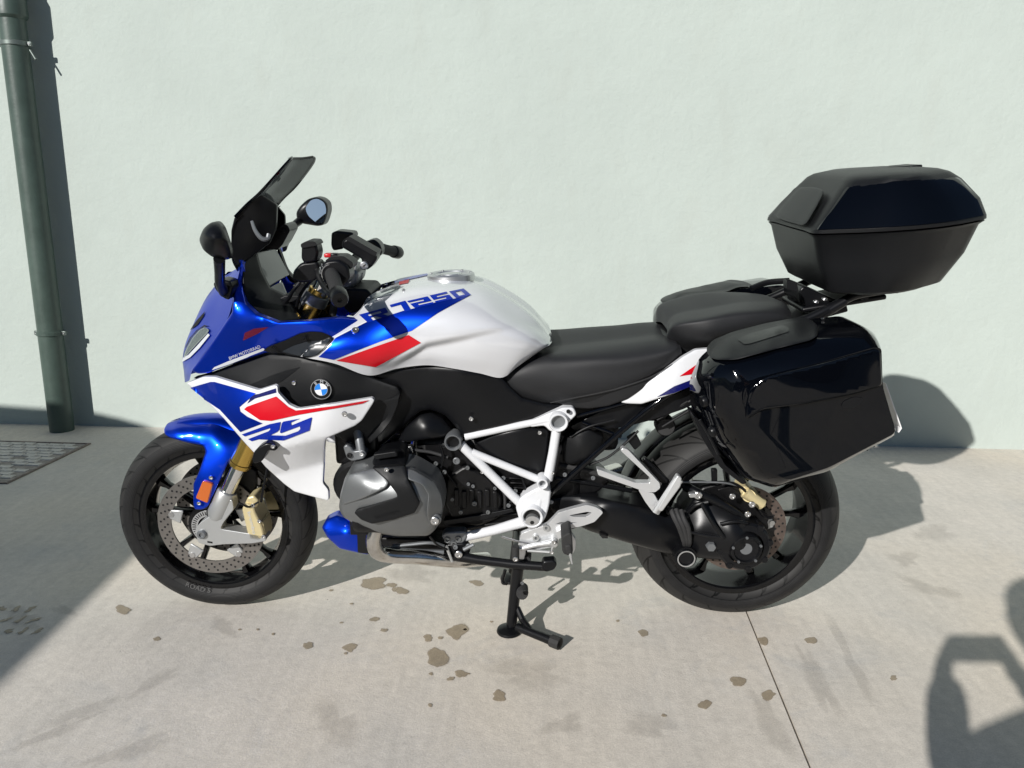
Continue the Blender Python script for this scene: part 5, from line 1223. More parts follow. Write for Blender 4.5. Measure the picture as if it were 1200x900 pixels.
prism('caliper_bracket', [(840, 574), (856, 570), (870, 580), (888, 596), (902, 606), (898, 616), (884, 606), (866, 596)], -.125, -.10, 'engine_black', bike, rc=3, bevel=.004)
tube('abs_cable', [(800, 565, -.15), (830, 565, -.15), (850, 566, -.15), (868, 570, -.14)], .0028, 'grey_metal', bike, 8)
tube('brake_hose', [(846, 568, -.14), (858, 566, -.145), (872, 574, -.14), (884, 590, -.14), (896, 606, -.13), (906, 606, -.12)], .004, 'satin_black', bike, 8)
# hugger over the rear tyre
hug = arc_guard('rear_hugger', RC, RR + .040, 168, 70, .045, 'satin_black', bike, drop=.004)
MB().box((.62, 0, .70), (.16, .16, .05), [[.9, 0, .3], [0, 1, 0], [-.3, 0, .9]]).build('inner_mudguard', 'matte_black', bike, bevel=.02)
prism('hugger_arm', [(752, 540), (756, 536), (784, 563), (781, 568), (774, 566)], -.10, -.08, 'satin_black', bike, bevel=.003)
prism('hugger_stay', [(834, 550), (841, 550), (841, 574), (835, 574)], -.10, -.085, 'satin_black', bike, bevel=.003)

# ---------------------------------------------------------------- left pannier (and its twin)
# half-shells as rings from the bike outwards; each ring is a pixel outline at its own lateral offset
def pan_ring(pts, y): return (pts, y)
rg = [
 ([(812, 440), (824, 414), (850, 396), (930, 376), (985, 370), (1000, 376), (1004, 440), (1010, 492), (960, 528), (880, 548), (850, 538), (826, 505), (811, 470)], -.235),
 ([(808, 445), (820, 418), (846, 400), (935, 381), (1000, 376), (1014, 384), (1017, 445), (1028, 498), (968, 542), (893, 563), (862, 552), (826, 512), (809, 475)], -.285),
 ([(816, 443), (828, 421), (852, 406), (945, 386), (1010, 381), (1027, 392), (1029, 449), (1043, 504), (970, 549), (901, 570), (870, 560), (834, 516), (818, 478)], -.345),
 ([(826, 441), (840, 426), (868, 416), (952, 397), (1014, 388), (1031, 400), (1033, 451), (1049, 507), (971, 552), (907, 572), (880, 563), (848, 520), (832, 482)], -.40),
 ([(846, 446), (858, 434), (886, 424), (960, 412), (1020, 402), (1033, 406), (1034.5, 453), (1051, 509), (971, 552), (914, 569), (892, 560), (866, 522), (850, 486)], -.438),
 ([(872, 470), (876, 450), (896, 440), (965, 424), (1024, 407), (1033, 408), (1034.5, 453), (1050.5, 507), (971, 548), (924, 563), (904, 554), (884, 526), (872, 495)], -.458),
]
pan = ring_loft('pannier', rg[::-1], 'gloss_black', bike, rc=7, sharp=38, cap_last=True)
mirrored(pan, bike)
pb_ = bvh_of([pan])
# fluted outer face: bulge under the crease
panel('pannier_face', [(873, 478), (878, 455), (898, 441), (965, 425), (1025, 408), (1032, 411), (1034, 452), (1000, 462), (940, 474), (894, 480), (874, 492)],
      [(873, 478, -.463), (898, 441, -.462), (965, 425, -.464), (1030, 409, -.462), (1034, 452, -.470), (940, 474, -.476), (874, 492, -.468), (950, 450, -.472)], 'gloss_black', pan, thick=.02, er=.006, rc=5)
hc = skin_panel('carry_handle_cover', [(831, 411), (838, 402), (862, 392), (900, 382), (935, 375.5), (951, 375), (958, 381), (958, 394), (950, 399), (910, 409), (862, 422), (840, 422), (832, 419)], pb_, 'case_black', pan, off=.009, thick=.03, er=.008, rc=5)
mirrored(hc, bike, 'carry_handle_cover')
sticker('handle_slot', [(864, 398), (880, 391), (916, 381.5), (924, 384), (925, 389), (880, 403), (872, 404)], hc, 'satin_black', pan, off=.0015, rc=2)
sticker('case_emblem', [(985, 477), (988, 470), (1000, 465), (1012, 466), (1010, 472), (998, 479)], bvh_of([pan, bpy.data.objects['pannier_face']]), 'satin_black', pan, off=.0015, rc=3)
prism('pannier_frame_side', [(812, 488), (818, 490), (836, 520), (850, 545), (876, 566), (870, 568), (844, 548), (824, 516)], -.335, -.25, 'satin_black', pan, rc=3, bevel=.004)
for q in ((836, 505), (826, 470)): 
    h_ = on_surface(*q, pb_, .001); 
    MB().rev([(0, .008), (.012, .008), (.014, .004), (.014, -.006)], h_[0], h_[1], 18, cap=False).build('pannier_latch', 'satin_black', pan)
tube('latch_rod', [(820, 492, -.345), (832, 512, -.35), (842, 532, -.35)], .0045, 'satin_black', pan, 8)
tube('case_seam', [(829, 424, -.357), (858, 427, -.392), (900, 423, -.40), (950, 411, -.402), (990, 401, -.404)], .0018, 'satin_black', pan, 6)
for k in range(3):
    q = G(0, 0); MB().box(P(1012 + k * 8, 523 - k * 4.6, -.37), (.012, .03, .014)).build('pannier_foot', 'satin_black', pan, bevel=.002)

# ---------------------------------------------------------------- number plate
pa, pb2 = P(1039, 450, -.105), P(1057, 502, -.105); pc2 = pb2 + (pb2 - pa) * .1 + np.array([-.012, 0, 0])
nv = [q * np.array([1, s, 1]) for s in (1, -1) for q in (pa, pb2, pc2)]; nv += [q + np.array([-.004, 0, .0015]) for q in nv]
link('number_plate', nv, [(0, 1, 4, 3), (1, 2, 5, 4), (6, 9, 10, 7), (7, 10, 11, 8), (0, 6, 7, 1), (1, 7, 8, 2), (3, 4, 10, 9), (4, 5, 11, 10), (0, 3, 9, 6), (2, 8, 11, 5)], 'plate_white', bike, smooth=False)
MB().box(((pa[0] + pb2[0]) / 2 - .08, 0, pa[2] + .01), (.13, .08, .03)).build('plate_bracket', 'satin_black', bike, bevel=.006)
MB().box((.95, 0, .73), (.28, .16, .10)).build('tail_light_housing', 'satin_black', bike, bevel=.02)

# ---------------------------------------------------------------- luggage rack and top case
for s in (-1, 1):
    def mi2(q): q = np.array(P(*q)); q[1] *= -s; return q
    tube('grab_rail', [mi2((872, 395, -.125)), mi2((900, 385, -.15)), mi2((940, 376, -.155)), mi2((975, 360, -.15)), mi2((1000, 347, -.14)), mi2((1030, 341, -.13)), mi2((1058, 336, -.11))], [.011, .012, .012, .012, .011, .010, .009], 'satin_black', bike, 12, world=True)
rack = MB().box(P(975, 349, 0), (.22, .18, .014), [[.985, 0, .17], [0, 1, 0], [-.17, 0, .985]]).build('luggage_rack', 'satin_black', bike, bevel=.005)
prism('rack_block', [(918, 330), (922, 326), (938, 332), (956, 340), (970, 346), (972, 354), (950, 360), (930, 356), (918, 342)], .07, -.07, 'satin_black', rack, rc=2, bevel=.004)
prism('rack_latch', [(922, 328), (934, 331), (936, 342), (922, 339)], -.15, -.12, 'matte_black', rack, rc=1, bevel=.003)
for q in ((956, 354), (966, 351)): bolt(P(q[0], q[1], -.14), .007, rack, axis=(0, -.4, 1))
tube('rack_tube', [(930, 385, -.14), (960, 370, -.15), (990, 353, -.15)], [.013, .014, .012], 'satin_black', rack, 12)
for q in ((1012, 346), (1049, 338)): MB().rev([(.011, -.012), (.013, 0), (.011, .012)], P(q[0], q[1], -.11), (0, 1, 0), 14).build('rack_foot', 'rubber', rack)
tube('grab_rail_far', [(880, 338, .15), (900, 331, .16), (925, 329, .15)], .009, 'satin_black', rack, 10)
MB().box(P(905, 375, 0), (.22, .22, .05)).build('tail_body', 'satin_black', bike, bevel=.015)

# top case: rings in plan, in the tilted frame of the case
tilt = R_(5.2); E1 = np.array([math.cos(tilt), 0, math.sin(tilt)]); E3 = np.array([-math.sin(tilt), 0, math.cos(tilt)])
O_ = P(955, 275, -.205)                        # near front corner at the seam
O_ = np.array([O_[0], 0, O_[2]])
def case_ring(xf, xc, xm, xr, xe, yc, ym, yr, h, n=8):
    """plan outline: front centre, front corner, middle, rear corner, rear centre (x along the case, y half widths)"""
    ctl = [(xf, 0), (xf + .002, yc * .55), (xc, yc), (xm, ym), (xr, yr), (xe - .005, yr * .6), (xe, 0)]
    half = []
    pts = [np.array(c) for c in ctl]
    # rounded corners at corner points
    out = [pts[0], pts[1]]
    for i in (2, 4):
        a, b, c = pts[i - 1], pts[i], pts[i + 1]; r = .035
        p_ = b + (a - b) / np.linalg.norm(a - b) * r; q_ = b + (c - b) / np.linalg.norm(c - b) * r
        for t in (0, .25, .5, .75, 1): out.append((1 - t) ** 2 * p_ + 2 * t * (1 - t) * b + t * t * q_)
        if i == 2:
            A_ = out[-1]; B_ = pts[4] + (pts[3] - pts[4]) / np.linalg.norm(pts[3] - pts[4]) * .035; C_ = 2 * pts[3] - (A_ + B_) / 2
            for t in (.17, .33, .5, .67, .83): out.append((1 - t) ** 2 * A_ + 2 * t * (1 - t) * C_ + t * t * B_)
    out += [pts[5], pts[6]]
    near = [O_ + E1 * p[0] + np.array([0, -p[1], 0]) + E3 * h for p in out]
    far = [O_ + E1 * p[0] + np.array([0, p[1], 0]) + E3 * h for p in out[1:-1]][::-1]
    return near + far
def loft3(name, rings, m, parent, cap0=False, cap1=False, sharp=40):
    n = len(rings[0]); V = [p for r in rings for p in r]
    F = [(i * n + j, i * n + (j + 1) % n, (i + 1) * n + (j + 1) % n, (i + 1) * n + j) for i in range(len(rings) - 1) for j in range(n)]
    if cap0: F.append(tuple(range(n)))
    if cap1: F.append(tuple((len(rings) - 1) * n + j for j in range(n)))
    return link(name, V, F, m, parent, sharp=sharp)
KX = 1.05
base = loft3('top_case', [case_ring(.060, .060, .18, .315, .335, .165, .222, .155, -.158), case_ring(.050, .047, .18, .33, .36, .182, .237, .17, -.150), case_ring(.025, .018, .19, .372, .40, .198, .263, .193, -.080), case_ring(.010, .004, .20, .398, .43, .202, .272, .20, -.012), case_ring(.004, -.002, .205, .408, .44, .210, .280, .208, -.003), case_ring(.012, .006, .205, .40, .43, .20, .272, .20, -.002)], 'case_black', bike, cap0=True)
LR = [case_ring(.002, -.003, .21, .410, .442, .210, .281, .210, .010), case_ring(.034, .030, .21, .398, .43, .197, .266, .198, .050), case_ring(.078, .075, .205, .362, .392, .172, .240, .176, .098), case_ring(.094, .092, .20, .340, .368, .160, .228, .164, .116)]
lidm = loft3('case_lid', [case_ring(.012, .006, .205, .40, .43, .20, .272, .20, .000), case_ring(.000, -.005, .21, .412, .440, .209, .280, .209, .002)] + LR +
             [case_ring(.106, .105, .20, .320, .346, .145, .212, .148, .124), case_ring(.128, .126, .20, .290, .312, .115, .175, .118, .1295), case_ring(.165, .165, .20, .24, .25, .05, .06, .05, .133)], 'case_black', base, cap1=True, sharp=24)
for s in (1, -1):
    idx = list(range(4, 15))
    def shave(i, j):                             # the gloss side sits 2.5 mm proud of the lid
        p_ = np.array(LR[i][j]); p_[1] -= .0025; p_ = p_ + E3 * (.002 if i == 0 else (-.004 if i == len(LR) - 1 else 0)); p_[1] *= s; return p_
    gv_ = [shave(i, j) for i in range(len(LR)) for j in idx]; nb = len(idx)
    ins_ = [q + np.array([0, .006 * s, 0]) for q in gv_]
    f_ = [(i * nb + j, i * nb + j + 1, (i + 1) * nb + j + 1, (i + 1) * nb + j) for i in range(len(LR) - 1) for j in range(nb - 1)]
    per = [j for j in range(nb)] + [i * nb + nb - 1 for i in range(1, len(LR))] + [(len(LR) - 1) * nb + j for j in range(nb - 2, -1, -1)] + [i * nb for i in range(len(LR) - 2, 0, -1)]
    f_ += [(per[k], per[(k + 1) % len(per)], per[(k + 1) % len(per)] + len(gv_), per[k] + len(gv_)) for k in range(len(per))]
    link('lid_gloss_panel', gv_ + ins_, f_, 'gloss_black', base, sharp=30)
lb = bvh_of([lidm])
pad = skin_panel('backrest_pad', [(909, 252), (919, 239), (936, 220), (945, 218.5), (958, 220), (965, 223), (964, 229), (955, 246), (946, 261), (941, 264.5), (928, 261), (912, 256)], lb, 'case_black', base, off=.016, thick=.03, er=.009, rc=4)
MB().box(O_ + E1 * .30 + E3 * .128, (.05, .09, .010), [E1, [0, 1, 0], E3]).build('case_key_tab', 'case_black', base, bevel=.003)

# ---------------------------------------------------------------- cockpit
# windscreen: near edge traced, centre pushed forward, mirrored
ne = [(342, 184.5, -.100), (339.5, 187, -.122), (332, 195, -.138), (316, 213, -.150), (303, 227, -.156), (289, 239.5, -.160), (275, 254, -.166)]
rows_ = []
for i, q in enumerate(ne):
    e = P(*q); y = -q[2]; t = i / (len(ne) - 1)
    rows_.append([e, np.array([e[0] - .016 - .006 * t, -y * .66, e[2] - .003]), np.array([e[0] - .027 - .010 * t, -y * .33, e[2] - .003]), np.array([e[0] - .031 - .012 * t, 0, e[2] - .003])])
ws = gridsurf('windscreen', rows_, 'smoke_glass', bike, k=5, mirror=True, world=True)
so_ = ws.modifiers.new('thick', 'SOLIDIFY'); so_.thickness = .004
tube('screen_edge', ne, .0032, 'gloss_black', ws, 8)
eg = np.array(W3(ne)) * [1, -1, 1]; tube('screen_edge', list(eg), .0032, 'gloss_black', ws, 8, world=True)
tp_ = [rows_[0][0], rows_[0][1], rows_[0][2], rows_[0][3]] + [q * [1, -1, 1] for q in rows_[0][2::-1]]
tube('screen_top_edge', tp_, .0030, 'gloss_black', ws, 8, world=True)
# opaque lower screen / carrier
ne2 = [(284, 251, -.163), (276, 260, -.166), (272, 275, -.170), (270.5, 292, -.172), (272, 306, -.172), (278, 318, -.165)]
rows2 = []
for i, q in enumerate(ne2):
    e = P(*q); y = -q[2]
    rows2.append([e, np.array([e[0] - .012, -y * .66, e[2] - .006]), np.array([e[0] - .022, -y * .33, e[2] - .008]), np.array([e[0] - .026, 0, e[2] - .009])])
gridsurf('screen_carrier', rows2, 'satin_black', bike, k=5, mirror=True, world=True)
panel('screen_side_plate', [(275, 254), (289, 241), (306, 228), (325, 240), (324, 268), (316, 285), (292, 303), (279, 312), (271, 300), (271, 270)], [(275, 254, -.163), (306, 229, -.145), (325, 241, -.10), (326, 268, -.10), (304, 292, -.13), (279, 312, -.168), (271, 280, -.17), (300, 265, -.145)], 'satin_black', bike, thick=.006, er=.003)
sp2 = panel('screen_side_plate', [(275, 256), (284, 252), (296, 262), (300, 280), (292, 303), (279, 312), (271, 300), (271, 270)], [(275, 256, -.163), (296, 262, -.145), (292, 303, -.14), (279, 312, -.168), (271, 280, -.17)], 'satin_black', bike, thick=.006, er=.003)
mirrored(sp2, bike)
tube('screen_lever', [(295, 259, -.165), (299, 270, -.17), (306, 279, -.17), (313, 280, -.165), (315, 274, -.16)], [.004, .005, .006, .006, .005], 'grey_metal', bike, 8)
prism('display_bracket', [(322, 272), (332, 262), (337, 264), (340, 270), (331, 287), (325, 293), (309, 291)], -.06, .02, 'satin_black', bike, rc=3, bevel=.006)
tick(332, 270.5, -.062, .006, bike, m='satin_black')
# instrument display, seen from the side
d0_, d1_, d2_, d3_ = P(297, 297, -.09), P(323, 290, .085), P(340, 322, .085), P(314, 338, -.09)
dd = np.cross(d1_ - d0_, d3_ - d0_); dd /= np.linalg.norm(dd)
if dd[0] < 0: dd = -dd
link('instrument_display', [d0_, d1_, d2_, d3_] + [q - dd * .022 for q in (d0_, d1_, d2_, d3_)], [(0, 1, 2, 3), (7, 6, 5, 4), (0, 4, 5, 1), (1, 5, 6, 2), (2, 6, 7, 3), (3, 7, 4, 0)], 'screen_grey', bike, bevel=.004)
panel('cockpit_trim', [(284, 312), (292, 300), (300, 296), (306, 318), (316, 338), (332, 345), (344, 360), (352, 374), (326, 377), (302, 368), (290, 356), (285, 338)], [(284, 312, -.165), (300, 296, -.10), (316, 338, -.11), (352, 374, -.19), (326, 377, -.235), (290, 356, -.195), (305, 345, -.16)], 'matte_black', bike, thick=.01, er=.004, mirror=True)
panel('cockpit_shelf', [(314, 338), (330, 330), (336, 345), (333, 360), (345, 372), (330, 362), (318, 350)], [(314, 338, -.10), (336, 345, -.06), (345, 372, -.15), (320, 350, -.12)], 'screen_grey', bike, thick=.005, er=.002)
prism('cockpit_floor', [(322, 352), (334, 346), (350, 346), (358, 372), (332, 374)], -.13, .2, 'matte_black', bike, rc=2, bevel=.004)
prism('head_cover', [(342, 334), (356, 330), (366, 344), (350, 352)], -.09, .09, 'engine_black', bike, rc=2, bevel=.004)
# steering: yokes, bars
top_y = P(370, 349, FY)
MB().box(np.array([top_y[0] - .005, 0, top_y[2] + .004]), (.075, .26, .028), [[.9, 0, .43], [0, 1, 0], [-.43, 0, .9]]).build('top_yoke', 'grey_metal', bike, bevel=.008)
MB().box(np.array([top_y[0] - .075, 0, top_y[2] - .17]), (.075, .25, .03), [[.9, 0, .43], [0, 1, 0], [-.43, 0, .9]]).build('lower_yoke', 'engine_black', bike, bevel=.008)
lg0, lg1 = P(389, 322, -.285), P(397.5, 349, -.415)
rg0 = lg0 * [1, -1, 1]; rg1 = lg1 * [1, -1, 1]
bend = P(391, 332, -.20); ctr = np.array([top_y[0] + .035, -.07, top_y[2] + .045])
br_ = [lg1, lg0, lg0 + (lg0 - lg1) * .35, ctr, ctr * [1, -1, 1], (lg0 + (lg0 - lg1) * .35) * [1, -1, 1], rg0, rg1]
bar = tube('handlebar', br_, .0115, 'satin_black', bike, 12, world=True)
for s in (1, -1):
    m3 = np.array([1, s, 1]); a0, a1 = lg0 * m3, lg1 * m3; u = (a1 - a0) / np.linalg.norm(a1 - a0); Lg = np.linalg.norm(a1 - a0)
    MB().rev([(.0155, -.02), (.0165, .0), (.0172, .02), (.0160, Lg * .45), (.0168, Lg * .8), (.0165, Lg * .82)], a0, u, 24).build('grip', 'grip_rubber', bike)
    MB().rev([(.0165, Lg * .80), (.0195, Lg * .82), (.0205, Lg * .86), (.0205, Lg * 1.04), (.0175, Lg * 1.10), (.006, Lg * 1.105), (.005, Lg * 1.07), (0, Lg * 1.07)], a0, u, 24, cap=False).build('bar_end_weight', 'satin_black', bike)
    if s == 1:
        w_ = MB().rev([(.0165, -.034), (.0235, -.034), (.0245, -.028), (.0245, -.012), (.0235, -.008), (.0165, -.008)], a0, u, 32, close=True).build('multi_controller', 'satin_black', bike)
        MB().rev([(.0225, -.007), (.0245, -.007), (.0245, -.009), (.0225, -.009)], a0, u, 36, close=True).build('controller_ring', 'silver', w_)
        mm = MB()
        for k in range(18):
            a = 2 * math.pi * k / 18; ax_ = np.cross(u, [0, 0, 1.0]); ax_ /= np.linalg.norm(ax_); az = np.cross(u, ax_); e = ax_ * math.cos(a) + az * math.sin(a)
            mm.box(a0 + e * .0255 - u * .02, (.004, .018, .002), [e, u, np.cross(e, u)])
        mm.build('controller_teeth', 'silver', w_, smooth=False)
prism('switch_housing', [(374, 316), (380, 306), (396, 304), (408, 312), (410, 326), (404, 336), (390, 338), (378, 330)], -.285, -.22, 'satin_black', bike, rc=5, bevel=.006)
prism('switch_block', [(380, 306), (388, 300), (402, 300), (414, 308), (412, 316), (398, 312), (386, 310)], -.27, -.21, 'matte_black', bike, rc=3, bevel=.004)
for q, m_ in (((385, 299), 'red_plastic'), ((398, 303), 'satin_black'), ((392, 299), 'satin_black')): MB().box(P(q[0], q[1], -.245), (.018, .022, .010)).build('switch_button', m_, bike, bevel=.003)
tube('clutch_lever', [(372, 318, -.24), (374, 326, -.29), (378, 334, -.34), (383, 342, -.385), (388, 346, -.40)], [.008, .0065, .006, .006, .007], 'satin_black', bike, 10)
# reservoirs
def pot(name, o, y0, y1, m='satin_black'): return prism(name, o, y0, y1, m, bike, rc=3, bevel=.006)
r1_ = pot('clutch_reservoir', [(353, 287), (360, 284), (370, 284.5), (373, 296), (371, 306), (356, 309), (352.5, 303)], -.235, -.18)
prism('reservoir_lid', [(352, 286), (359, 282.5), (369, 283), (372, 288), (353, 291)], -.24, -.175, 'matte_black', r1_, rc=2, bevel=.003)
prism('clutch_cylinder', [(343, 318), (352, 308), (372, 306), (376, 318), (368, 330), (352, 332), (342, 328)], -.23, -.17, 'satin_black', bike, rc=4, bevel=.006)
r2_ = pot('brake_reservoir', [(388, 273), (394, 270.5), (413, 272.5), (415, 278), (405, 284), (402, 292), (390, 294), (387.5, 288)], .16, .23)
prism('ignition_housing', [(401, 282), (408, 278), (440, 297), (442, 303), (436, 312), (430, 317), (423, 314), (424, 304), (400, 290)], -.03, .03, 'satin_black', bike, rc=3, bevel=.006)
prism('housing_lid', [(404, 280.5), (409, 277), (442, 296), (440, 301)], -.035, .035, 'matte_black', bike, rc=1, bevel=.003)
lk = MB().rev([(0, -.012), (.008, -.012), (.011, -.010), (.011, .01)], P(427, 311, -.034), (0, 1, 0), 20, cap=False).build('ignition_lock', 'silver', bike)
MB().box(P(427, 311, -.047), (.008, .002, .0025), [[.8, 0, .6], [0, 1, 0], [-.6, 0, .8]]).build('key_slot', 'hole_black', lk)
tube('bar_riser', [(420, 318, 0.0), (417, 326, .0), (410, 328, .0), (404, 322, 0.0)], .014, 'grey_metal', bike, 12)
prism('bar_clamp', [(395, 316), (410, 312), (420, 320), (418, 332), (408, 342), (398, 340)], -.06, .06, 'grey_metal', bike, rc=4, bevel=.008)
prism('brake_switch_housing', [(426, 284), (438, 280), (446, 287), (448, 298), (440, 304), (430, 300)], .22, .28, 'satin_black', bike, rc=4, bevel=.006)
tick(414, 314, -.065, .007, bike); tick(407, 304.5, -.06, .006, bike)
prism('steering_damper_cover', [(402, 338), (430, 339), (436, 346), (428, 362), (410, 368), (402, 360)], -.08, .08, 'matte_black', bike, rc=3, bevel=.006)
tube('cable_loop', [(352, 330, -.16), (344, 340, -.16), (338, 350, -.15), (332, 356, -.14)], .005, 'satin_black', bike, 8)
tube('cable_loop', [(372, 322, -.18), (358, 336, -.17), (350, 350, -.15), (347, 365, -.14)], .0045, 'satin_black', bike, 8)
tube('cable_loop', [(398, 340, -.12), (392, 356, -.13), (390, 368, -.12)], .010, 'rubber', bike, 10)
tube('brake_pipe', [(412, 340, .1), (392, 352, .05), (372, 360, .02)], .004, 'satin_black', bike, 8)

# mirrors
def mirror(s):
    hd = []
    o = [(233, 281), (238, 268), (247, 260.5), (256, 259), (262, 266), (268, 283), (271.5, 297), (270, 303.5), (262, 305), (248, 301), (238, 293)]
    c = np.mean([P(*q, -.41) for q in o], 0)
    return o, c
o, c = mirror(1)
mh = panel('mirror_housing', o, [(233, 281, -.405), (256, 259, -.40), (271, 300, -.395), (248, 301, -.405), (252, 280, -.45), (240, 275, -.43)], 'satin_black', bike, thick=.012, er=.012, rc=4)
gl_ = [P(257, 259.5, -.395), P(263, 267, -.38), P(269, 284, -.37), P(272, 298, -.375), P(270, 303.5, -.39)]
tube('mirror_stalk', [(257, 303, -.395), (257.5, 318, -.35), (258, 332, -.29), (263, 342, -.22)], [.013, .012, .012, .014], 'satin_black', bike, 12)
prism('mirror_mount', [(249, 332), (258, 327), (270, 330), (272, 338), (268, 352), (262, 350), (252, 340)], -.235, -.18, 'satin_black', bike, rc=3, bevel=.005)
# far mirror: housing as a bowl with its glass turned to the rider
ro = [(347, 249), (352, 241), (361, 233), (370, 230.5), (378, 232.5), (384, 238), (385, 247), (382, 258), (379, 264), (372, 265), (354, 262), (348, 257)]
ry = lambda px, py: .40 + (px - 366) * .0006
fm = panel('mirror_housing', ro, [(347, 249, .385), (361, 233, .395), (378, 232, .412), (385, 247, .415), (379, 264, .405), (354, 262, .39), (365, 248, .385)], 'satin_black', bike, thick=.05, er=.010, rc=4)
gq = [(357.5, 244), (364, 234.5), (372, 232.5), (380.5, 237.5), (382.5, 247), (379.5, 260), (376, 262), (370, 260.5), (361, 253)]
gpts = [P(q[0], q[1], .374 + (262 - q[1]) * .0005) for q in rounded(gq, 5)]
link('mirror_glass', gpts, [tuple(range(len(gpts)))], 'mirror_glass', fm, smooth=False)
tube('mirror_stalk', [(352, 258, .40), (343, 266, .35), (336, 280, .29), (331, 290, .22)], [.013, .012, .012, .014], 'satin_black', bike, 12)
# indicators
for s in (1, -1):
    q = P(247, 352, -.19) * [1, s, 1]

# ================================================================== OUTSIDE THE FRAME
# added unseen shade caster, its top edge shaped to throw the shade at left
H_ = 1.9; tlen = H_ / -sd[2]
def back(p, h=H_): return np.array([p[0], p[1], 0]) - sd * (h / -sd[2])
edge_px = [(-160, 960), (0, 804), (75, 732), (150, 660)]
e0, e1 = G(0, 804), G(150, 660)
ed = (e1 - e0) / np.linalg.norm(e1 - e0)
k1 = G(186, 508); k0 = e1 + ed * .55
wl = [WL(170, 498.5), WL(140, 490), WL(108, 483), WL(50, 478.5), WL(0, 475)]
blocker_top = [e0 - ed * 2.0, e0, e1, e1 + ed * .15]
blocker_top += [np.array([-1.27, .70, 0]), np.array([-1.42, 1.15, 0]), np.array([-1.65, 1.58, 0]), np.array(k1)]
blocker_top = [back(p) for p in blocker_top]
for q in wl:
    blocker_top.append(q - sd * ((H_ - q[2]) / -sd[2]))
last = blocker_top[-1]
far = [last + np.array([-2.5, .05, 0]), last + np.array([-2.5, -5.5, 0]), np.array([blocker_top[0][0], last[1] - 5.5, H_])]
pl_ = [np.array([p[0], p[1], H_]) for p in blocker_top] + far
n = len(pl_)
caster = empty('shade_caster', (pl_[-2][0] + 1, pl_[-2][1] + 1, 0)); tag(caster, 'unseen shade caster added to throw the shade on the concrete', 'shade caster')
rv = [p - np.array([0, 0, .18]) for p in pl_] + pl_
link('blocker_top', rv, [tuple(range(n)), tuple(range(2 * n - 1, n - 1, -1))] + [(i, i + n, (i + 1) % n + n, (i + 1) % n) for i in range(n)], 'wall_render', caster, smooth=False)
cx_ = np.mean(pl_, 0)
wl_ = [cx_ + (p - cx_) * .9 for p in pl_]
lo = [np.array([p[0], p[1], -.02]) for p in wl_]; hi = [np.array([p[0], p[1], H_ - .17]) for p in wl_]
link('wall', lo + hi, [(i, (i + 1) % n, (i + 1) % n + n, i + n) for i in range(n)], 'wall_render', caster, smooth=False)

# unseen building-shaped block, added behind the photographer to darken reflections
mat('dark_render', (.10, .095, .085), rough=.85, var=.2, vscale=2)
mat('window_dark', (.01, .012, .015), rough=.08)
yard = empty('reflection_blocker', (0, -15, 0)); tag(yard, 'unseen long low brown block added behind the photographer to darken reflections', 'shade caster')
MB().box((2, -17, 2.0), (46, 4, 4.1)).build('wall', 'dark_render', yard, smooth=False)
MB().box((2, -17, 4.16), (46.8, 4.8, .22)).build('blocker_top', 'dark_render', yard, bevel=.03)
for k in range(9):
    x_ = -18 + k * 4.6
    wv = MB().box((x_, -14.99, 2.0), (1.6, .06, 1.3)).build('window', 'window_dark', yard, smooth=False)
    MB().box((x_, -14.95, 1.30), (1.8, .14, .08)).build('sill', 'wall_render', wv, smooth=False)

# ---------------------------------------------------------------- photographer (only the shadow is in view)
mat('skin', (.45, .26, .18), rough=.55); mat('jacket_cloth', (.05, .055, .07), rough=.85, bump=.4, bscale=600); mat('trouser_cloth', (.03, .04, .07), rough=.85, bump=.4, bscale=700)
mat('hair_brown', (.04, .025, .015), rough=.6, bump=.6, bscale=400); mat('phone_black', (.01, .01, .012), rough=.2)
def skinned(name, pts, edges, m, parent, sub=2, org=(0, 0, 0)):
    me = bpy.data.meshes.new(name); me.from_pydata([tuple(np.array(p[:3]) - org) for p in pts], edges, []); o = bpy.data.objects.new(name, me); COL.objects.link(o)
    o.parent = parent; me.materials.append(MATS[m])
    s = o.modifiers.new('skin', 'SKIN'); s.use_smooth_shade = True
    for i, v in enumerate(me.skin_vertices[0].data):
        v.radius = (pts[i][3], pts[i][4] if len(pts[i]) > 4 else pts[i][3]); v.use_root = (i == 0)
    b = o.modifiers.new('sub', 'SUBSURF'); b.levels = sub; b.render_levels = sub
    return o
hs = G(1216, 728); hz = 1.405; hd = hs - sd * (hz / -sd[2])         # the head stands where its shadow puts it
px0 = np.array([hd[0], hd[1], 0.0])
person = empty('person', px0); tag(person, 'person in dark jacket holding a phone up with both hands', 'person')
cx0, cy0, cz0 = CAMW[0] + .012, CAMW[1] - .03, CAMW[2]
MB().box((cx0, cy0, cz0 - .005), (.158, .009, .082)).build('phone', 'phone_black', person, bevel=.004)
X, Y = hd[0], hd[1]; zc = hz
hipz = .80
pel = (X, Y - .06, hipz)
XT = X + .15                                                          # the body stands to the right of the phone, the head leans over to it
B = [(XT, Y - .10, hipz, .13, .10), (XT, Y - .09, hipz + .18, .115, .09), (XT, Y - .06, hipz + .34, .13, .09), (X + .07, Y - .03, zc - .19, .055, .055), (X + .02, Y, zc - .10, .048, .048), (X, Y + .01, zc - .03, .072, .082), (X, Y + .015, zc + .05, .075, .088), (X, Y + .01, zc + .10, .05, .06)]
E_ = [(0, 1), (1, 2), (2, 3), (3, 4), (4, 5), (5, 6), (6, 7)]
sh = hipz + .37
def elbow(s):
    q = G(1113, 905) - sd * (.92 / -sd[2])
    return (q[0], q[1], .92) if s < 0 else (XT + .22, Y + .10, .93)
sh = 1.15
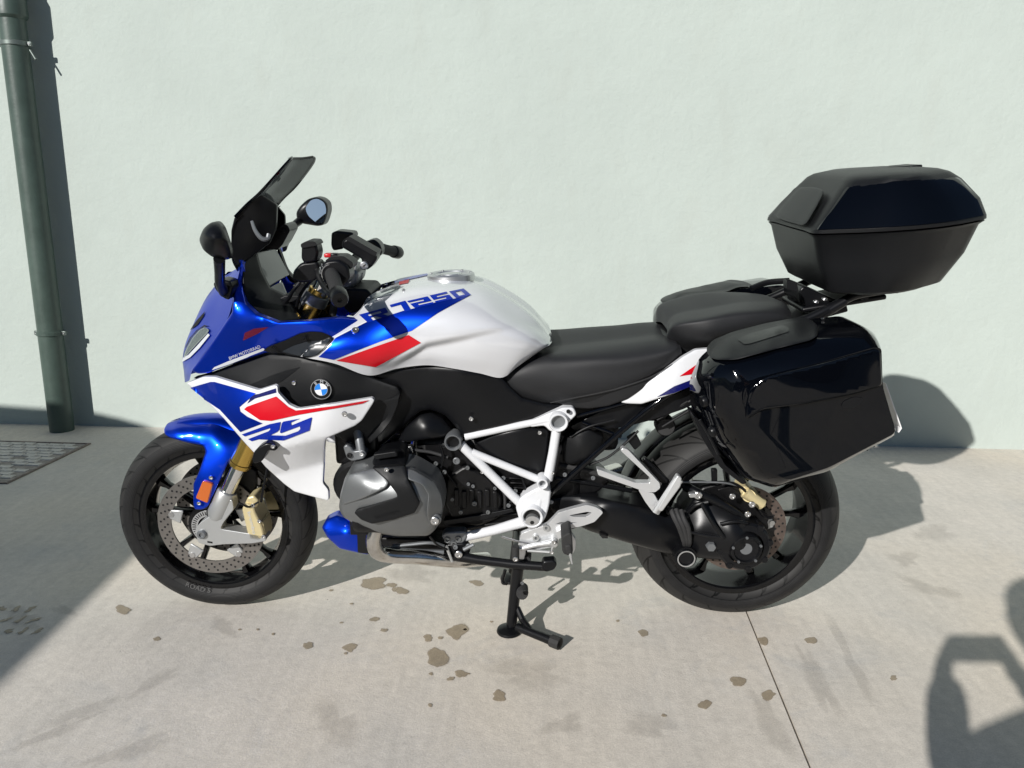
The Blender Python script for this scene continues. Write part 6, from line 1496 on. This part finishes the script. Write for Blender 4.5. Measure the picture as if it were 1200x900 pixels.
for s in (-1, 1):
    b0 = len(B); hand = (cx0 + s * .085, cy0 - .012, cz0 - .015)
    el = elbow(s)
    B += [(XT + s * .165, Y - .06, sh, .052), (el[0], el[1], el[2], .054), ((el[0] + hand[0]) / 2, (el[1] + hand[1]) / 2, (el[2] + hand[2]) / 2, .036), (hand[0] + s * .015, hand[1] - .03, hand[2] - .05, .026), (hand[0] + s * .004, hand[1] - .012, hand[2] - .01, .026, .014)]
    E_ += [(2, b0), (b0, b0 + 1), (b0 + 1, b0 + 2), (b0 + 2, b0 + 3), (b0 + 3, b0 + 4)]
    hb_ = b0 + 4
    for k in range(4):                                                # fingers close round the front of the phone's edge
        zf = hand[2] + .028 - .019 * k; n0 = len(B); ln = (.9, 1, .95, .8)[k]
        B += [(hand[0] - s * .004, hand[1] + .010, zf, .0085), (hand[0] - s * .016 * ln, hand[1] + .020, zf + .002, .008), (hand[0] - s * .034 * ln, hand[1] + .0215, zf + .003, .007)]
        E_ += [(hb_, n0), (n0, n0 + 1), (n0 + 1, n0 + 2)]
    n0 = len(B); B += [(hand[0] - s * .006, hand[1] - .012, hand[2] + .02, .010), (hand[0] - s * .028, hand[1] - .008, hand[2] + .032, .0085), (hand[0] - s * .048, hand[1] - .006, hand[2] + .030, .008)]
    E_ += [(hb_, n0), (n0, n0 + 1), (n0 + 1, n0 + 2)]
    b1 = len(B)
    B += [(XT + s * .10, Y - .10, hipz - .08, .085), (XT + s * .12, Y - .02, .44, .058), (XT + s * .12, Y - .09, .09, .042), (XT + s * .125, Y - .07, .04, .040, .035), (XT + s * .14, Y + .08, .032, .042, .028)]
    E_ += [(0, b1), (b1, b1 + 1), (b1 + 1, b1 + 2), (b1 + 2, b1 + 3), (b1 + 3, b1 + 4)]
skinned('body', B, E_, 'skin', person, org=px0)
J = [(XT, Y - .10, hipz + .02, .135, .11), (XT, Y - .09, hipz + .18, .122, .095), (XT, Y - .06, hipz + .335, .135, .095), (X + .08, Y - .03, zc - .215, .064, .062)]
JE = [(0, 1), (1, 2), (2, 3)]
T = [(XT, Y - .10, hipz + .02, .142, .11)]; TE = []
for s in (-1, 1):
    b0 = len(J); hand = (cx0 + s * .085, cy0 - .012, cz0 - .015); el = elbow(s)
    J += [(XT + s * .165, Y - .06, sh, .056), (el[0], el[1], el[2], .054), ((el[0] + hand[0]) / 2, (el[1] + hand[1]) / 2, (el[2] + hand[2]) / 2, .050), (hand[0] + s * .008, hand[1] - .03, hand[2] - .05, .046)]
    JE += [(2, b0), (b0, b0 + 1), (b0 + 1, b0 + 2), (b0 + 2, b0 + 3)]
    b1 = len(T); T += [(XT + s * .10, Y - .10, hipz - .08, .097), (XT + s * .12, Y - .02, .44, .07), (XT + s * .12, Y - .09, .08, .058)]
    TE += [(0, b1), (b1, b1 + 1), (b1 + 1, b1 + 2)]
skinned('jacket', J, JE, 'jacket_cloth', person, org=px0); skinned('trousers', T, TE, 'trouser_cloth', person, org=px0)
hc_ = np.array([X, Y - .005, zc + .05])
mbh = MB(); pr_ = []
for k in range(9):
    a = k / 8 * 1.75; pr_.append((max(.001, .094 * math.sin(a)), .098 * math.cos(a) + .018))
mbh.rev(pr_, hc_, (0, -.35, 1), 24, cap=False).build('hair', 'hair_brown', person)
for s in (-1, 1):
    MB().rev([(0, -.012), (.008, -.008), (.011, 0), (.008, .008), (0, .012)], hc_ + [s * .030, .094, -.02], (0, 1, 0), 12, cap=False).build('eye', 'logo_white', person)
    MB().rev([(0, -.008), (.018, -.005), (.022, 0), (.016, .006), (0, .007)], hc_ + [s * .084, 0, -.03], (1, 0, .1), 12, cap=False).build('ear', 'skin', person)
MB().tube([hc_ + [0, .095, -.015], hc_ + [0, .118, -.052], hc_ + [0, .098, -.058]], [.008, .014, .011], 10).build('nose', 'skin', person)
MB().box(hc_ + [0, .093, -.088], (.045, .012, .010)).build('mouth', 'red_plastic', person, bevel=.004)
